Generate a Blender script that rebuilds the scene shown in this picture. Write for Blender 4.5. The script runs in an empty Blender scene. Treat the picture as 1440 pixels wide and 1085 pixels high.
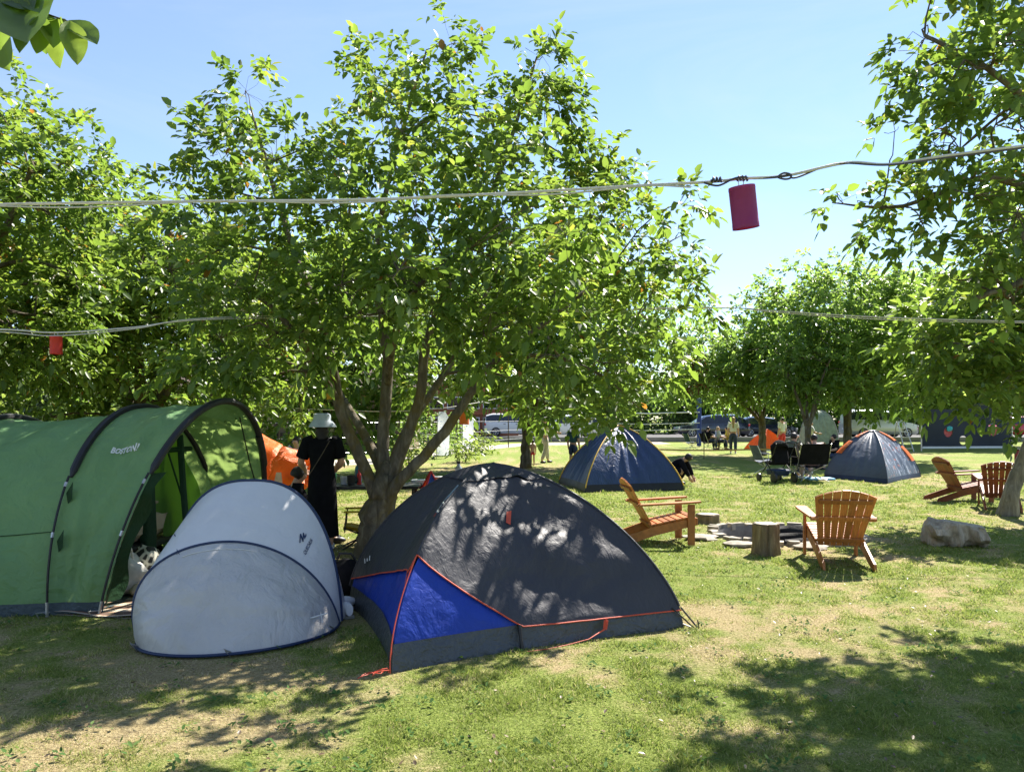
import bpy, math, random
import numpy as np
from mathutils import Vector, Matrix, Euler

sc = bpy.context.scene
COL = sc.collection
PI = math.pi
R = math.radians

# ------------------------------------------------------------------ camera
CAM_H, FPX, CX, HY = 1.6, 1080.0, 720.0, 588.0
cd = bpy.data.cameras.new('camera')
cam = bpy.data.objects.new('camera', cd)
COL.objects.link(cam)
cam.location = (0, 0, CAM_H)
cam.rotation_euler = (R(90), 0, 0)
cd.sensor_width = 36.0
cd.lens = 36.0 * FPX / 1440.0
cd.shift_y = (HY - 542.5) / 1440.0
cd.clip_start, cd.clip_end = 0.05, 2000.0
sc.camera = cam

# ------------------------------------------------------------------ sky, sun, exposure
SUN_AZ, SUN_EL = 36.0, 47.0
w = bpy.data.worlds.new('World')
sc.world = w
w.use_nodes = True
nt = w.node_tree
nt.nodes.clear()
sky = nt.nodes.new('ShaderNodeTexSky')
sky.sky_type = 'NISHITA'
sky.sun_disc = False
sky.sun_elevation = R(SUN_EL)
sky.sun_rotation = R(SUN_AZ)
sky.air_density = 1.0
sky.dust_density = 0.0
sky.ozone_density = 3.2
bg = nt.nodes.new('ShaderNodeBackground')
bg.inputs['Strength'].default_value = 0.072
wo = nt.nodes.new('ShaderNodeOutputWorld')
# a breath of thin cirrus over the clear sky
tcw = nt.nodes.new('ShaderNodeTexCoord')
mpw = nt.nodes.new('ShaderNodeMapping'); mpw.inputs['Scale'].default_value = (1.1, 1.6, 5.0); mpw.inputs['Rotation'].default_value = (0, R(25), R(20))
nw = nt.nodes.new('ShaderNodeTexNoise'); nw.inputs['Scale'].default_value = 1.6; nw.inputs['Detail'].default_value = 7; nw.inputs['Roughness'].default_value = .62; nw.inputs['Distortion'].default_value = .8
rw = nt.nodes.new('ShaderNodeValToRGB'); rw.color_ramp.elements[0].position = .45; rw.color_ramp.elements[1].position = .85
rw.color_ramp.elements[0].color = (.12, .12, .12, 1); rw.color_ramp.elements[1].color = (.34, .34, .34, 1)
mw = nt.nodes.new('ShaderNodeMixRGB'); mw.inputs[2].default_value = (4.6, 4.8, 6.4, 1)
nt.links.new(tcw.outputs['Generated'], mpw.inputs[0]); nt.links.new(mpw.outputs[0], nw.inputs['Vector']); nt.links.new(nw.outputs[0], rw.inputs[0])
nt.links.new(rw.outputs[0], mw.inputs[0]); nt.links.new(sky.outputs[0], mw.inputs[1]); nt.links.new(mw.outputs[0], bg.inputs[0])
nt.links.new(bg.outputs[0], wo.inputs[0])
sd = bpy.data.lights.new('sun', 'SUN')
sd.energy = 5.0
sd.angle = R(0.53)
sd.color = (1.0, 0.94, 0.85)
sun = bpy.data.objects.new('sun', sd)
COL.objects.link(sun)
SDIR = Vector((math.sin(R(SUN_AZ)) * math.cos(R(SUN_EL)), math.cos(R(SUN_AZ)) * math.cos(R(SUN_EL)), math.sin(R(SUN_EL))))
sun.rotation_euler = SDIR.to_track_quat('Z', 'Y').to_euler()
sun.location = (10, 20, 30)
sc.view_settings.view_transform = 'Standard'
sc.view_settings.look = 'None'
sc.view_settings.gamma = 1.0
sc.view_settings.use_curve_mapping = False
sc.view_settings.exposure = 1.62
sc.cycles.max_bounces = 7
sc.cycles.diffuse_bounces = 4
sc.cycles.glossy_bounces = 3
sc.cycles.transmission_bounces = 6
sc.cycles.transparent_max_bounces = 8
sc.cycles.sample_clamp_indirect = 6.0
sc.cycles.caustics_reflective = False
sc.cycles.caustics_refractive = False
sc.cycles.use_denoising = True

# ------------------------------------------------------------------ helpers
def P(px, py, d):
    """world point seen at photo pixel (px, py) at distance d"""
    return Vector(((px - CX) / FPX * d, d, CAM_H - (py - HY) / FPX * d))

def G(px, py):
    d = CAM_H * FPX / (py - HY)
    return Vector(((px - CX) / FPX * d, d, 0))

def proj(p):
    return (CX + FPX * p[0] / p[1], HY - FPX * (p[2] - CAM_H) / p[1])

def hash2(ix, iy, seed):
    h = (ix.astype(np.int64) * 374761393 + iy.astype(np.int64) * 668265263 + seed * 974634777) & 0x7fffffff
    h = ((h ^ (h >> 13)) * 1274126177) & 0x7fffffff
    return ((h ^ (h >> 16)) & 0xffff) / 65535.0

def vnoise(x, y, seed=0):
    x = np.asarray(x, float); y = np.asarray(y, float)
    ix = np.floor(x); iy = np.floor(y)
    fx = x - ix; fy = y - iy
    fx = fx * fx * (3 - 2 * fx); fy = fy * fy * (3 - 2 * fy)
    a = hash2(ix, iy, seed); b = hash2(ix + 1, iy, seed)
    c = hash2(ix, iy + 1, seed); d = hash2(ix + 1, iy + 1, seed)
    return (a * (1 - fx) + b * fx) * (1 - fy) + (c * (1 - fx) + d * fx) * fy

def fbm(x, y, seed=0, octs=4, gain=0.5):
    s = 0; a = 1.0; t = 0
    for k in range(octs):
        s = s + a * vnoise(np.asarray(x) * 2 ** k, np.asarray(y) * 2 ** k, seed + k)
        t += a; a *= gain
    return s / t

class MB:
    """collects geometry for ONE mesh"""
    def __init__(s):
        s.v = []; s.f = []; s.m = []
    def add(s, vs, fs, m=0):
        o = len(s.v)
        s.v += [tuple(p) for p in vs]
        s.f += [tuple(i + o for i in f) for f in fs]
        s.m += [m] * len(fs)
        return s
    def box(s, c, size, rot=None, m=0, taper=None, bev=0.0):
        x, y, z = [k / 2 for k in size]
        tx, ty = taper if taper else (1, 1)
        if bev > 0:
            b = min(bev, x * .9, y * .9, z * .9)
            vs = []
            for sx in (-1, 1):
                for sy in (-1, 1):
                    for sz in (-1, 1):
                        k = (tx if sz > 0 else 1, ty if sz > 0 else 1)
                        vs.append(((sx * (x - b)) * k[0], (sy * (y - b)) * k[1], sz * z))
                        vs.append(((sx * x) * k[0], (sy * (y - b)) * k[1], sz * (z - b)))
                        vs.append(((sx * (x - b)) * k[0], (sy * y) * k[1], sz * (z - b)))
            def I(sx, sy, sz, k):
                return ((sx > 0) * 4 + (sy > 0) * 2 + (sz > 0)) * 3 + k
            fs = []
            for sz in (-1, 1):
                q = [I(-1, -1, sz, 0), I(1, -1, sz, 0), I(1, 1, sz, 0), I(-1, 1, sz, 0)]
                fs.append(q if sz > 0 else q[::-1])
            for sx in (-1, 1):
                q = [I(sx, -1, -1, 1), I(sx, 1, -1, 1), I(sx, 1, 1, 1), I(sx, -1, 1, 1)]
                fs.append(q if sx > 0 else q[::-1])
            for sy in (-1, 1):
                q = [I(-1, sy, -1, 2), I(1, sy, -1, 2), I(1, sy, 1, 2), I(-1, sy, 1, 2)]
                fs.append(q if sy < 0 else q[::-1])
            for sx in (-1, 1):
                for sy in (-1, 1):
                    q = [I(sx, sy, -1, 1), I(sx, sy, -1, 2), I(sx, sy, 1, 2), I(sx, sy, 1, 1)]
                    fs.append(q if sx * sy < 0 else q[::-1])
                    for sz in (-1, 1):
                        fs.append([I(sx, sy, sz, 0), I(sx, sy, sz, 1), I(sx, sy, sz, 2)])
            for sz in (-1, 1):
                for sx in (-1, 1):
                    fs.append([I(sx, -1, sz, 0), I(sx, 1, sz, 0), I(sx, 1, sz, 1), I(sx, -1, sz, 1)])
                for sy in (-1, 1):
                    fs.append([I(-1, sy, sz, 0), I(1, sy, sz, 0), I(1, sy, sz, 2), I(-1, sy, sz, 2)])
        else:
            vs = [(sx * x * (tx if sz > 0 else 1), sy * y * (ty if sz > 0 else 1), sz * z) for sz in (-1, 1) for sy in (-1, 1) for sx in (-1, 1)]
            fs = [(0, 2, 3, 1), (4, 5, 7, 6), (0, 1, 5, 4), (2, 6, 7, 3), (0, 4, 6, 2), (1, 3, 7, 5)]
        M = (rot if rot is not None else Matrix.Identity(3))
        c = Vector(c)
        return s.add([M @ Vector(p) + c for p in vs], fs, m)
    def tube(s, pts, rad, n=8, m=0, cap=True, flute=None, closed=False):
        pts = [Vector(p) for p in pts]
        k = len(pts)
        if not hasattr(rad, '__len__'):
            rad = [rad] * k
        vs = []
        up = None
        for i, p in enumerate(pts):
            if closed:
                t = pts[(i + 1) % k] - pts[i - 1]
            else:
                t = pts[min(i + 1, k - 1)] - pts[max(i - 1, 0)]
            if t.length < 1e-9:
                t = Vector((0, 0, 1))
            t.normalize()
            if up is None:
                up = Vector((1, 0, 0)) if abs(t.x) < .8 else Vector((0, 1, 0))
            a = (up - t * up.dot(t)).normalized()
            b = t.cross(a)
            up = a
            for j in range(n):
                th = 2 * PI * j / n
                r = rad[i] * (flute(i, th) if flute else 1)
                vs.append(p + a * (r * math.cos(th)) + b * (r * math.sin(th)))
        fs = []
        for i in range(k if closed else k - 1):
            i2 = (i + 1) % k
            for j in range(n):
                fs.append((i * n + j, i * n + (j + 1) % n, i2 * n + (j + 1) % n, i2 * n + j))
        if cap and not closed:
            fs.append(tuple(range(n))[::-1])
            fs.append(tuple((k - 1) * n + j for j in range(n)))
        return s.add(vs, fs, m)
    def lathe(s, prof, c=(0, 0, 0), n=20, m=0, rot=None, sx=1, sy=1, wob=None):
        c = Vector(c); vs = []; fs = []
        M = rot if rot is not None else Matrix.Identity(3)
        for i, (r, z) in enumerate(prof):
            for j in range(n):
                th = 2 * PI * j / n
                rr = r * (wob(i, th) if wob else 1)
                vs.append(M @ Vector((rr * math.cos(th) * sx, rr * math.sin(th) * sy, z)) + c)
        for i in range(len(prof) - 1):
            for j in range(n):
                fs.append((i * n + j, i * n + (j + 1) % n, (i + 1) * n + (j + 1) % n, (i + 1) * n + j))
        if prof[0][0] > 1e-6:
            fs.append(tuple(range(n))[::-1])
        if prof[-1][0] > 1e-6:
            fs.append(tuple((len(prof) - 1) * n + j for j in range(n)))
        return s.add(vs, fs, m)
    def grid(s, rows, m=0, wrap=False):
        nr, nc = len(rows), len(rows[0])
        vs = [p for r in rows for p in r]
        fs = []
        for i in range(nr - 1):
            for j in range(nc if wrap else nc - 1):
                j2 = (j + 1) % nc
                fs.append((i * nc + j, i * nc + j2, (i + 1) * nc + j2, (i + 1) * nc + j))
        return s.add(vs, fs, m)
    def prism(s, poly, z0, z1, M=None, m=0):
        """poly in local XY extruded z0..z1, placed by the 4x4 M"""
        n = len(poly)
        vs = [Vector((x, y, z0)) for x, y in poly] + [Vector((x, y, z1)) for x, y in poly]
        if M is not None:
            vs = [M @ p for p in vs]
        fs = [tuple(range(n))[::-1], tuple(range(n, 2 * n))]
        fs += [(i, (i + 1) % n, n + (i + 1) % n, n + i) for i in range(n)]
        return s.add(vs, fs, m)
    def blob(s, c, r, n=10, k=7, m=0, rough=.12, seed=1, rot=None, flat=None):
        rx, ry, rz = r if hasattr(r, '__len__') else (r, r, r)
        rng = random.Random(seed)
        ph = [rng.uniform(0, 6.28) for _ in range(8)]
        M = rot if rot is not None else Matrix.Identity(3)
        c = Vector(c); rows = []
        for i in range(k + 1):
            a = PI * i / k - PI / 2
            row = []
            for j in range(n):
                th = 2 * PI * j / n
                w_ = 1 + rough * (math.sin(3 * th + ph[0] + 2 * a) * .5 + math.sin(5 * a + 2 * th + ph[1]) * .5 + math.sin(2 * th + ph[2] - 4 * a) * .5)
                if i in (0, k): w_ = 1
                z = rz * math.sin(a) * w_
                if flat is not None: z = max(z, flat)
                row.append(M @ Vector((rx * math.cos(a) * math.cos(th) * w_, ry * math.cos(a) * math.sin(th) * w_, z)) + c)
            rows.append(row)
        return s.grid(rows, m, wrap=True)
    def build(s, name, mat, parent=None, smooth=True, world=False, angle=40):
        me = bpy.data.meshes.new(name)
        off = Vector((0, 0, 0))
        if world and parent is not None:
            off = parent.location if parent.parent is None else parent.parent.location + parent.location
        me.from_pydata([tuple(Vector(p) - off) for p in s.v], [], s.f)
        mats = mat if isinstance(mat, (list, tuple)) else [mat]
        for q in mats:
            me.materials.append(q)
        me.polygons.foreach_set('material_index', s.m)
        me.polygons.foreach_set('use_smooth', [bool(smooth)] * len(s.f))
        if smooth and angle is not None:
            try: me.set_sharp_from_angle(angle=R(angle))
            except Exception: pass
        me.validate()
        o = bpy.data.objects.new(name, me)
        COL.objects.link(o)
        if parent is not None:
            o.parent = parent
        return o

def tag(o, label=None, cat=None, group=None, kind=None):
    if label: o['label'] = label
    if cat: o['category'] = cat
    if group: o['group'] = group
    if kind: o['kind'] = kind
    return o

def thing(name, label, cat, loc=(0, 0, 0), rotz=0, group=None):
    o = bpy.data.objects.new(name, None)
    COL.objects.link(o)
    o.empty_display_size = .1
    o.location = loc
    o.rotation_euler = (0, 0, rotz)
    return tag(o, label, cat, group)

def copy_tree(o, parent=None):
    c = o.copy()
    COL.objects.link(c)
    c.parent = parent
    for ch in o.children:
        copy_tree(ch, c)
    return c

def dup(root, loc, rotz, label, scale=1.0):
    c = copy_tree(root)
    c.location = loc
    c.rotation_euler = (0, 0, rotz)
    c.scale = (scale,) * 3 if not hasattr(scale, '__len__') else scale
    c['label'] = label
    return c

# ------------------------------------------------------------------ materials
def _mat(name):
    m = bpy.data.materials.new(name)
    m.use_nodes = True
    t = m.node_tree
    t.nodes.clear()
    out = t.nodes.new('ShaderNodeOutputMaterial')
    return m, t, out

def nd(t, typ, **kw):
    n = t.nodes.new(typ)
    for k, v in kw.items():
        if k in n.inputs: n.inputs[k].default_value = v
        else: setattr(n, k, v)
    return n

def ramp(t, fac, stops, interp='LINEAR'):
    r = t.nodes.new('ShaderNodeValToRGB')
    r.color_ramp.interpolation = interp
    e = r.color_ramp.elements
    while len(e) < len(stops): e.new(.5)
    for k, (p, c) in enumerate(stops):
        e[k].position = p
        e[k].color = (*c, 1) if len(c) == 3 else c
    t.links.new(fac, r.inputs[0])
    return r

def noise(t, scale, detail=4, rough=.55, dist=0, co=None, stretch=None):
    n = nd(t, 'ShaderNodeTexNoise')
    n.inputs['Scale'].default_value = scale
    n.inputs['Detail'].default_value = detail
    n.inputs['Roughness'].default_value = rough
    n.inputs['Distortion'].default_value = dist
    tc = nd(t, 'ShaderNodeTexCoord')
    src = tc.outputs['Object'] if co is None else co
    if stretch:
        mp = nd(t, 'ShaderNodeMapping')
        mp.inputs['Scale'].default_value = stretch
        t.links.new(src, mp.inputs['Vector'])
        src = mp.outputs[0]
    t.links.new(src, n.inputs['Vector'])
    return n

def bump(t, h, strength=.3, dist=.01, nrm=None):
    b = nd(t, 'ShaderNodeBump')
    b.inputs['Strength'].default_value = strength
    b.inputs['Distance'].default_value = dist
    t.links.new(h, b.inputs['Height'])
    if nrm is not None: t.links.new(nrm, b.inputs['Normal'])
    return b

def mul(c, k):
    return tuple(min(1, x * k) for x in c)

def pmat(name, col, rough=.6, metal=0, var=.25, vscale=8, bstr=.15, bscale=60, spec=.4, coat=0, stretch=None):
    """plain surface with procedural tonal variation and fine bump"""
    m, t, out = _mat(name)
    b = nd(t, 'ShaderNodeBsdfPrincipled')
    n = noise(t, vscale, 5, .6, stretch=stretch)
    r = ramp(t, n.outputs[0], [(.3, mul(col, 1 - var)), (.7, mul(col, 1 + var))])
    t.links.new(r.outputs[0], b.inputs['Base Color'])
    b.inputs['Roughness'].default_value = rough
    b.inputs['Metallic'].default_value = metal
    b.inputs['Specular IOR Level'].default_value = spec
    b.inputs['Coat Weight'].default_value = coat
    if bstr:
        n2 = noise(t, bscale, 3, .6, stretch=stretch)
        t.links.new(bump(t, n2.outputs[0], bstr, .01).outputs[0], b.inputs['Normal'])
    t.links.new(b.outputs[0], out.inputs[0])
    return m

def fabric(name, col, trans=.25, rough=.5, spec=.35, tcol=None, wr=.5, wscale=5, var=.1, stretch=None, weave=True):
    """tent cloth: gloss + light through the cloth + crumple bump"""
    m, t, out = _mat(name)
    b = nd(t, 'ShaderNodeBsdfPrincipled')
    n = noise(t, 3, 4, .6)
    r = ramp(t, n.outputs[0], [(.3, mul(col, 1 - var)), (.7, mul(col, 1 + var))])
    t.links.new(r.outputs[0], b.inputs['Base Color'])
    b.inputs['Roughness'].default_value = rough
    b.inputs['Specular IOR Level'].default_value = spec
    n1 = noise(t, wscale, 3, .55, 1.2, stretch=stretch)
    n2 = noise(t, wscale * 4.5, 3, .6, .8, stretch=stretch)
    mx = nd(t, 'ShaderNodeMath', operation='MULTIPLY_ADD')
    t.links.new(n2.outputs[0], mx.inputs[0]); mx.inputs[1].default_value = .3
    t.links.new(n1.outputs[0], mx.inputs[2])
    bp = bump(t, mx.outputs[0], wr, .05)
    t.links.new(bp.outputs[0], b.inputs['Normal'])
    if trans > 0:
        tr = nd(t, 'ShaderNodeBsdfTranslucent')
        tr.inputs[0].default_value = (*(tcol or mul(col, 1.6)), 1)
        t.links.new(bp.outputs[0], tr.inputs['Normal'])
        ms = nd(t, 'ShaderNodeMixShader')
        ms.inputs[0].default_value = trans
        t.links.new(b.outputs[0], ms.inputs[1]); t.links.new(tr.outputs[0], ms.inputs[2])
        t.links.new(ms.outputs[0], out.inputs[0])
    else:
        t.links.new(b.outputs[0], out.inputs[0])
    return m

def leafmat(name, stops, tk=2.45, trans=.46, rough=.42, spec=.45):
    m, t, out = _mat(name)
    at = nd(t, 'ShaderNodeAttribute'); at.attribute_name = 'rnd'
    r = ramp(t, at.outputs['Fac'], stops)
    b = nd(t, 'ShaderNodeBsdfPrincipled')
    b.inputs['Roughness'].default_value = rough
    b.inputs['Specular IOR Level'].default_value = spec
    t.links.new(r.outputs[0], b.inputs['Base Color'])
    r2 = ramp(t, at.outputs['Fac'], [(p, (min(1, c[0] * tk * 1.04), min(1, c[1] * tk), c[2] * tk * .7)) for p, c in stops])
    tr = nd(t, 'ShaderNodeBsdfTranslucent')
    t.links.new(r2.outputs[0], tr.inputs[0])
    ms = nd(t, 'ShaderNodeMixShader'); ms.inputs[0].default_value = trans
    t.links.new(b.outputs[0], ms.inputs[1]); t.links.new(tr.outputs[0], ms.inputs[2])
    t.links.new(ms.outputs[0], out.inputs[0])
    return m

def barkmat(name, c1, c2, moss=None):
    m, t, out = _mat(name)
    b = nd(t, 'ShaderNodeBsdfPrincipled')
    n = noise(t, 14, 6, .65, .6, stretch=(1, 1, .22))
    r = ramp(t, n.outputs[0], [(.3, mul(c1, .55)), (.5, c1), (.72, c2)])
    col = r.outputs[0]
    if moss:
        n3 = noise(t, 3.5, 4, .6)
        r3 = ramp(t, n3.outputs[0], [(.5, (0, 0, 0)), (.62, (.8, .8, .8))])
        mx = nd(t, 'ShaderNodeMixRGB')
        t.links.new(r3.outputs[0], mx.inputs[0]); t.links.new(col, mx.inputs[1])
        mx.inputs[2].default_value = (*moss, 1)
        col = mx.outputs[0]
    t.links.new(col, b.inputs['Base Color'])
    b.inputs['Roughness'].default_value = .85
    b.inputs['Specular IOR Level'].default_value = .2
    n2 = noise(t, 30, 5, .65, 1, stretch=(1, 1, .16))
    t.links.new(bump(t, n2.outputs[0], .9, .03).outputs[0], b.inputs['Normal'])
    t.links.new(b.outputs[0], out.inputs[0])
    return m

M = {}
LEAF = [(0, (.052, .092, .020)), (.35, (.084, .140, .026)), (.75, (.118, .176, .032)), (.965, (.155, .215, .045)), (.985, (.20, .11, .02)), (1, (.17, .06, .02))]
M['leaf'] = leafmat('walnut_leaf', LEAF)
M['leaf_far'] = leafmat('far_leaf', [(0, (.06, .105, .026)), (.5, (.095, .155, .035)), (1, (.15, .215, .06))], 2.9, .54)
M['leaf_pale'] = leafmat('pale_leaf', [(0, (.07, .11, .025)), (.5, (.12, .17, .04)), (1, (.18, .23, .06))], 2.0)
M['leaf_pine'] = leafmat('conifer_leaf', [(0, (.012, .026, .012)), (.5, (.02, .04, .016)), (1, (.034, .055, .02))], 1.4, .15)
M['leaf_dead'] = leafmat('dead_leaf', [(0, (.06, .02, .015)), (1, (.13, .04, .025))], 1.6, .3)
M['bark'] = barkmat('walnut_bark', (.125, .105, .075), (.24, .21, .16), (.13, .095, .03))
M['bark_pale'] = barkmat('pale_bark', (.20, .18, .145), (.33, .30, .25))
M['twig'] = pmat('twig', (.09, .07, .05), .8)
def woodmat(name, col, worn):
    m, t, out = _mat(name)
    b = nd(t, 'ShaderNodeBsdfPrincipled')
    g = nd(t, 'ShaderNodeNewGeometry')
    n = noise(t, 22, 5, .65, .4, stretch=(3.5, .35, .35)); n2 = noise(t, 5, 4, .6)
    r = ramp(t, n.outputs[0], [(.3, mul(col, .62)), (.55, col), (.75, mul(col, 1.28))])
    isl = ramp(t, g.outputs['Random Per Island'], [(0, (.66, .64, .62)), (.5, (1, 1, 1)), (1, (1.25, 1.2, 1.15))])
    mx = nd(t, 'ShaderNodeMixRGB', blend_type='MULTIPLY'); mx.inputs[0].default_value = 1
    t.links.new(r.outputs[0], mx.inputs[1]); t.links.new(isl.outputs[0], mx.inputs[2])
    wr = ramp(t, n2.outputs[0], [(.56, (0, 0, 0)), (.74, (.6, .6, .6))])
    m2 = nd(t, 'ShaderNodeMixRGB'); t.links.new(wr.outputs[0], m2.inputs[0]); t.links.new(mx.outputs[0], m2.inputs[1]); m2.inputs[2].default_value = (*worn, 1)
    t.links.new(m2.outputs[0], b.inputs['Base Color'])
    b.inputs['Roughness'].default_value = .5; b.inputs['Specular IOR Level'].default_value = .35
    t.links.new(bump(t, n.outputs[0], .35, .006).outputs[0], b.inputs['Normal'])
    t.links.new(b.outputs[0], out.inputs[0])
    return m
M['wood'] = woodmat('orange_stained_wood', (.42, .155, .042), (.44, .22, .09))
M['wood_dark'] = woodmat('red_brown_stained_wood', (.21, .06, .028), (.27, .11, .06))
M['black'] = pmat('black_plastic', (.012, .012, .014), .45, var=.3)
M['blackcloth'] = pmat('black_cloth', (.009, .009, .011), .95, var=.3, bstr=.3, bscale=30, spec=.08)
M['navy'] = pmat('navy_cloth', (.015, .03, .075), .6, var=.2)
M['steel'] = pmat('grey_steel', (.45, .45, .46), .35, .8, var=.1)
M['white'] = pmat('white_paint', (.72, .73, .74), .5, var=.06)
M['skin'] = pmat('skin', (.50, .29, .20), .55, var=.08, bstr=.05)
M['hair'] = pmat('dark_hair', (.018, .012, .010), .55, var=.3, vscale=40, bstr=.4, bscale=80)
M['blond'] = pmat('blond_hair', (.36, .24, .12), .55, var=.3, vscale=40, bstr=.4, bscale=80)
M['red'] = pmat('red_cloth', (.50, .03, .03), .6)
M['glass'] = pmat('dark_glass', (.012, .017, .024), .06, var=.05, bstr=0, spec=.8)
# ------------------------------------------------------------------ ground
PIT = (3.72, 10.5); PIT_R = .92
def ground_z(x, y):
    x = np.asarray(x, float); y = np.asarray(y, float)
    near = np.clip(1 - (np.hypot(x, y - 8) - 25) / 20, 0, 1)
    z = (fbm(x * .9, y * .9, 5, 3) - .5) * .035 * near
    r = np.hypot(x - PIT[0], y - PIT[1])
    z = np.where(r < PIT_R, -.26 * np.clip((PIT_R - r) / .06, 0, 1) + 0 * z, z)
    return z

def dryness(x, y):
    """0 green sward .. 1 bare dry thatch"""
    x = np.asarray(x, float); y = np.asarray(y, float)
    a = fbm(x * .55 + 3.1, y * .55 + 7.7, 11, 5, .6)
    b = fbm(x * 2.3, y * 2.3, 23, 4, .6)
    c_ = fbm(x * 6.5, y * 6.5, 37, 4, .7)
    v = a * .32 + b * .34 + c_ * .34
    # worn places: front left corner, the walked strip right of the dark tent, around the pit and chairs
    for cx_, cy_, rx, ry, k in ((-2.4, 3.0, 1.3, .8, .05), (-.9, 4.5, .7, .5, .06), (1.6, 5.6, 1.0, 1.2, .07), (4.2, 7.4, 1.8, 1.0, .10), (3.6, 9.4, 1.6, 1.2, .06),
                               (-1.6, 8.6, 1.8, 1.2, .12), (-2.2, 4.2, 1.3, .9, .02), (7.5, 12.5, 2.0, 1.4, .08), (.2, 3.6, .9, .7, -.10), (2.6, 4.4, 1.2, .8, -.08), (-1.0, 25, 3, 3, .14), (12, 20, 4, 2, .07)):
        v = v + k * np.exp(-(((x - cx_) / rx) ** 2 + ((y - cy_) / ry) ** 2))
    far = np.clip((y - 11) / 12, 0, 1)
    v = v - .035 * far
    return np.clip((v - .455) / .21, 0, 1)

def axis(lo, hi, step, ext, k):
    a = list(np.arange(lo, hi + step / 2, step))
    s = step
    while a[-1] < ext:
        s *= k; a.append(a[-1] + s)
    s = step
    while a[0] > -ext:
        s *= k; a.insert(0, a[0] - s)
    return np.array(a)
gx = axis(-8, 9, .09, 700, 1.12)
gy = axis(-1, 16, .09, 700, 1.12)
GX, GY = np.meshgrid(gx, gy)
GZ = ground_z(GX, GY)
me = bpy.data.meshes.new('ground')
nx, ny = len(gx), len(gy)
V = np.stack([GX, GY, GZ], -1).reshape(-1, 3).astype(np.float32)
ii, jj = np.meshgrid(np.arange(nx - 1), np.arange(ny - 1))
a = (jj * nx + ii).reshape(-1)
Fq = np.stack([a, a + 1, a + nx + 1, a + nx], -1).astype(np.int32)
def fill_mesh(me, V, F):
    me.vertices.add(len(V)); me.vertices.foreach_set('co', np.ascontiguousarray(V, np.float32).ravel())
    k = F.shape[1]
    me.loops.add(F.size); me.loops.foreach_set('vertex_index', np.ascontiguousarray(F, np.int32).ravel())
    me.polygons.add(len(F))
    me.polygons.foreach_set('loop_start', np.arange(0, F.size, k, dtype=np.int32))
    me.update(calc_edges=True)
fill_mesh(me, V, Fq)
me.polygons.foreach_set('use_smooth', np.ones(len(Fq), bool))
at = me.attributes.new('dry', 'FLOAT', 'POINT')
at.data.foreach_set('value', dryness(V[:, 0], V[:, 1]).astype(np.float32))

m, t, out = _mat('lawn')
b = nd(t, 'ShaderNodeBsdfPrincipled')
at_n = nd(t, 'ShaderNodeAttribute'); at_n.attribute_name = 'dry'
n1 = noise(t, 9, 6, .7); n2 = noise(t, 55, 5, .7); n3 = noise(t, 2.2, 5, .6); n5 = noise(t, .35, 5, .6)
# mask = dry + fine noise
ma = nd(t, 'ShaderNodeMath', operation='MULTIPLY_ADD'); t.links.new(n1.outputs[0], ma.inputs[0]); ma.inputs[1].default_value = .9
t.links.new(at_n.outputs['Fac'], ma.inputs[2])
mb_ = nd(t, 'ShaderNodeMath', operation='MULTIPLY_ADD'); t.links.new(n2.outputs[0], mb_.inputs[0]); mb_.inputs[1].default_value = .7
t.links.new(ma.outputs[0], mb_.inputs[2])
msk = ramp(t, mb_.outputs[0], [(.62, (0, 0, 0)), (1.0, (1, 1, 1))])
msk.color_ramp.elements[0].position = .55; msk.color_ramp.elements[1].position = 1.0
mdiv = nd(t, 'ShaderNodeMath', operation='MULTIPLY'); t.links.new(mb_.outputs[0], mdiv.inputs[0]); mdiv.inputs[1].default_value = .62
t.links.new(mdiv.outputs[0], msk.inputs[0])
green = ramp(t, n2.outputs[0], [(.3, (.075, .105, .022)), (.5, (.19, .24, .055)), (.72, (.33, .38, .11))])
straw = ramp(t, n2.outputs[0], [(.28, (.12, .09, .05)), (.48, (.33, .26, .14)), (.75, (.54, .45, .28))])
mx = nd(t, 'ShaderNodeMixRGB'); t.links.new(msk.outputs[0], mx.inputs[0]); t.links.new(green.outputs[0], mx.inputs[1]); t.links.new(straw.outputs[0], mx.inputs[2])
big = ramp(t, n5.outputs[0], [(.35, (.86, .9, .8)), (.65, (1.06, 1.03, 1))])
mm = nd(t, 'ShaderNodeMixRGB', blend_type='MULTIPLY'); mm.inputs[0].default_value = 1
t.links.new(mx.outputs[0], mm.inputs[1]); t.links.new(big.outputs[0], mm.inputs[2])
soil = ramp(t, n3.outputs[0], [(.66, (0, 0, 0)), (.74, (.55, .55, .55))])
ms_ = nd(t, 'ShaderNodeMixRGB'); t.links.new(soil.outputs[0], ms_.inputs[0]); t.links.new(mm.outputs[0], ms_.inputs[1]); ms_.inputs[2].default_value = (.11, .085, .055, 1)
t.links.new(ms_.outputs[0], b.inputs['Base Color'])
b.inputs['Roughness'].default_value = .95; b.inputs['Specular IOR Level'].default_value = .1
t.links.new(bump(t, n2.outputs[0], 1.0, .03).outputs[0], b.inputs['Normal'])
t.links.new(b.outputs[0], out.inputs[0])
me.materials.append(m)
ground = bpy.data.objects.new('ground', me); COL.objects.link(ground); tag(ground, kind='structure')

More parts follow.
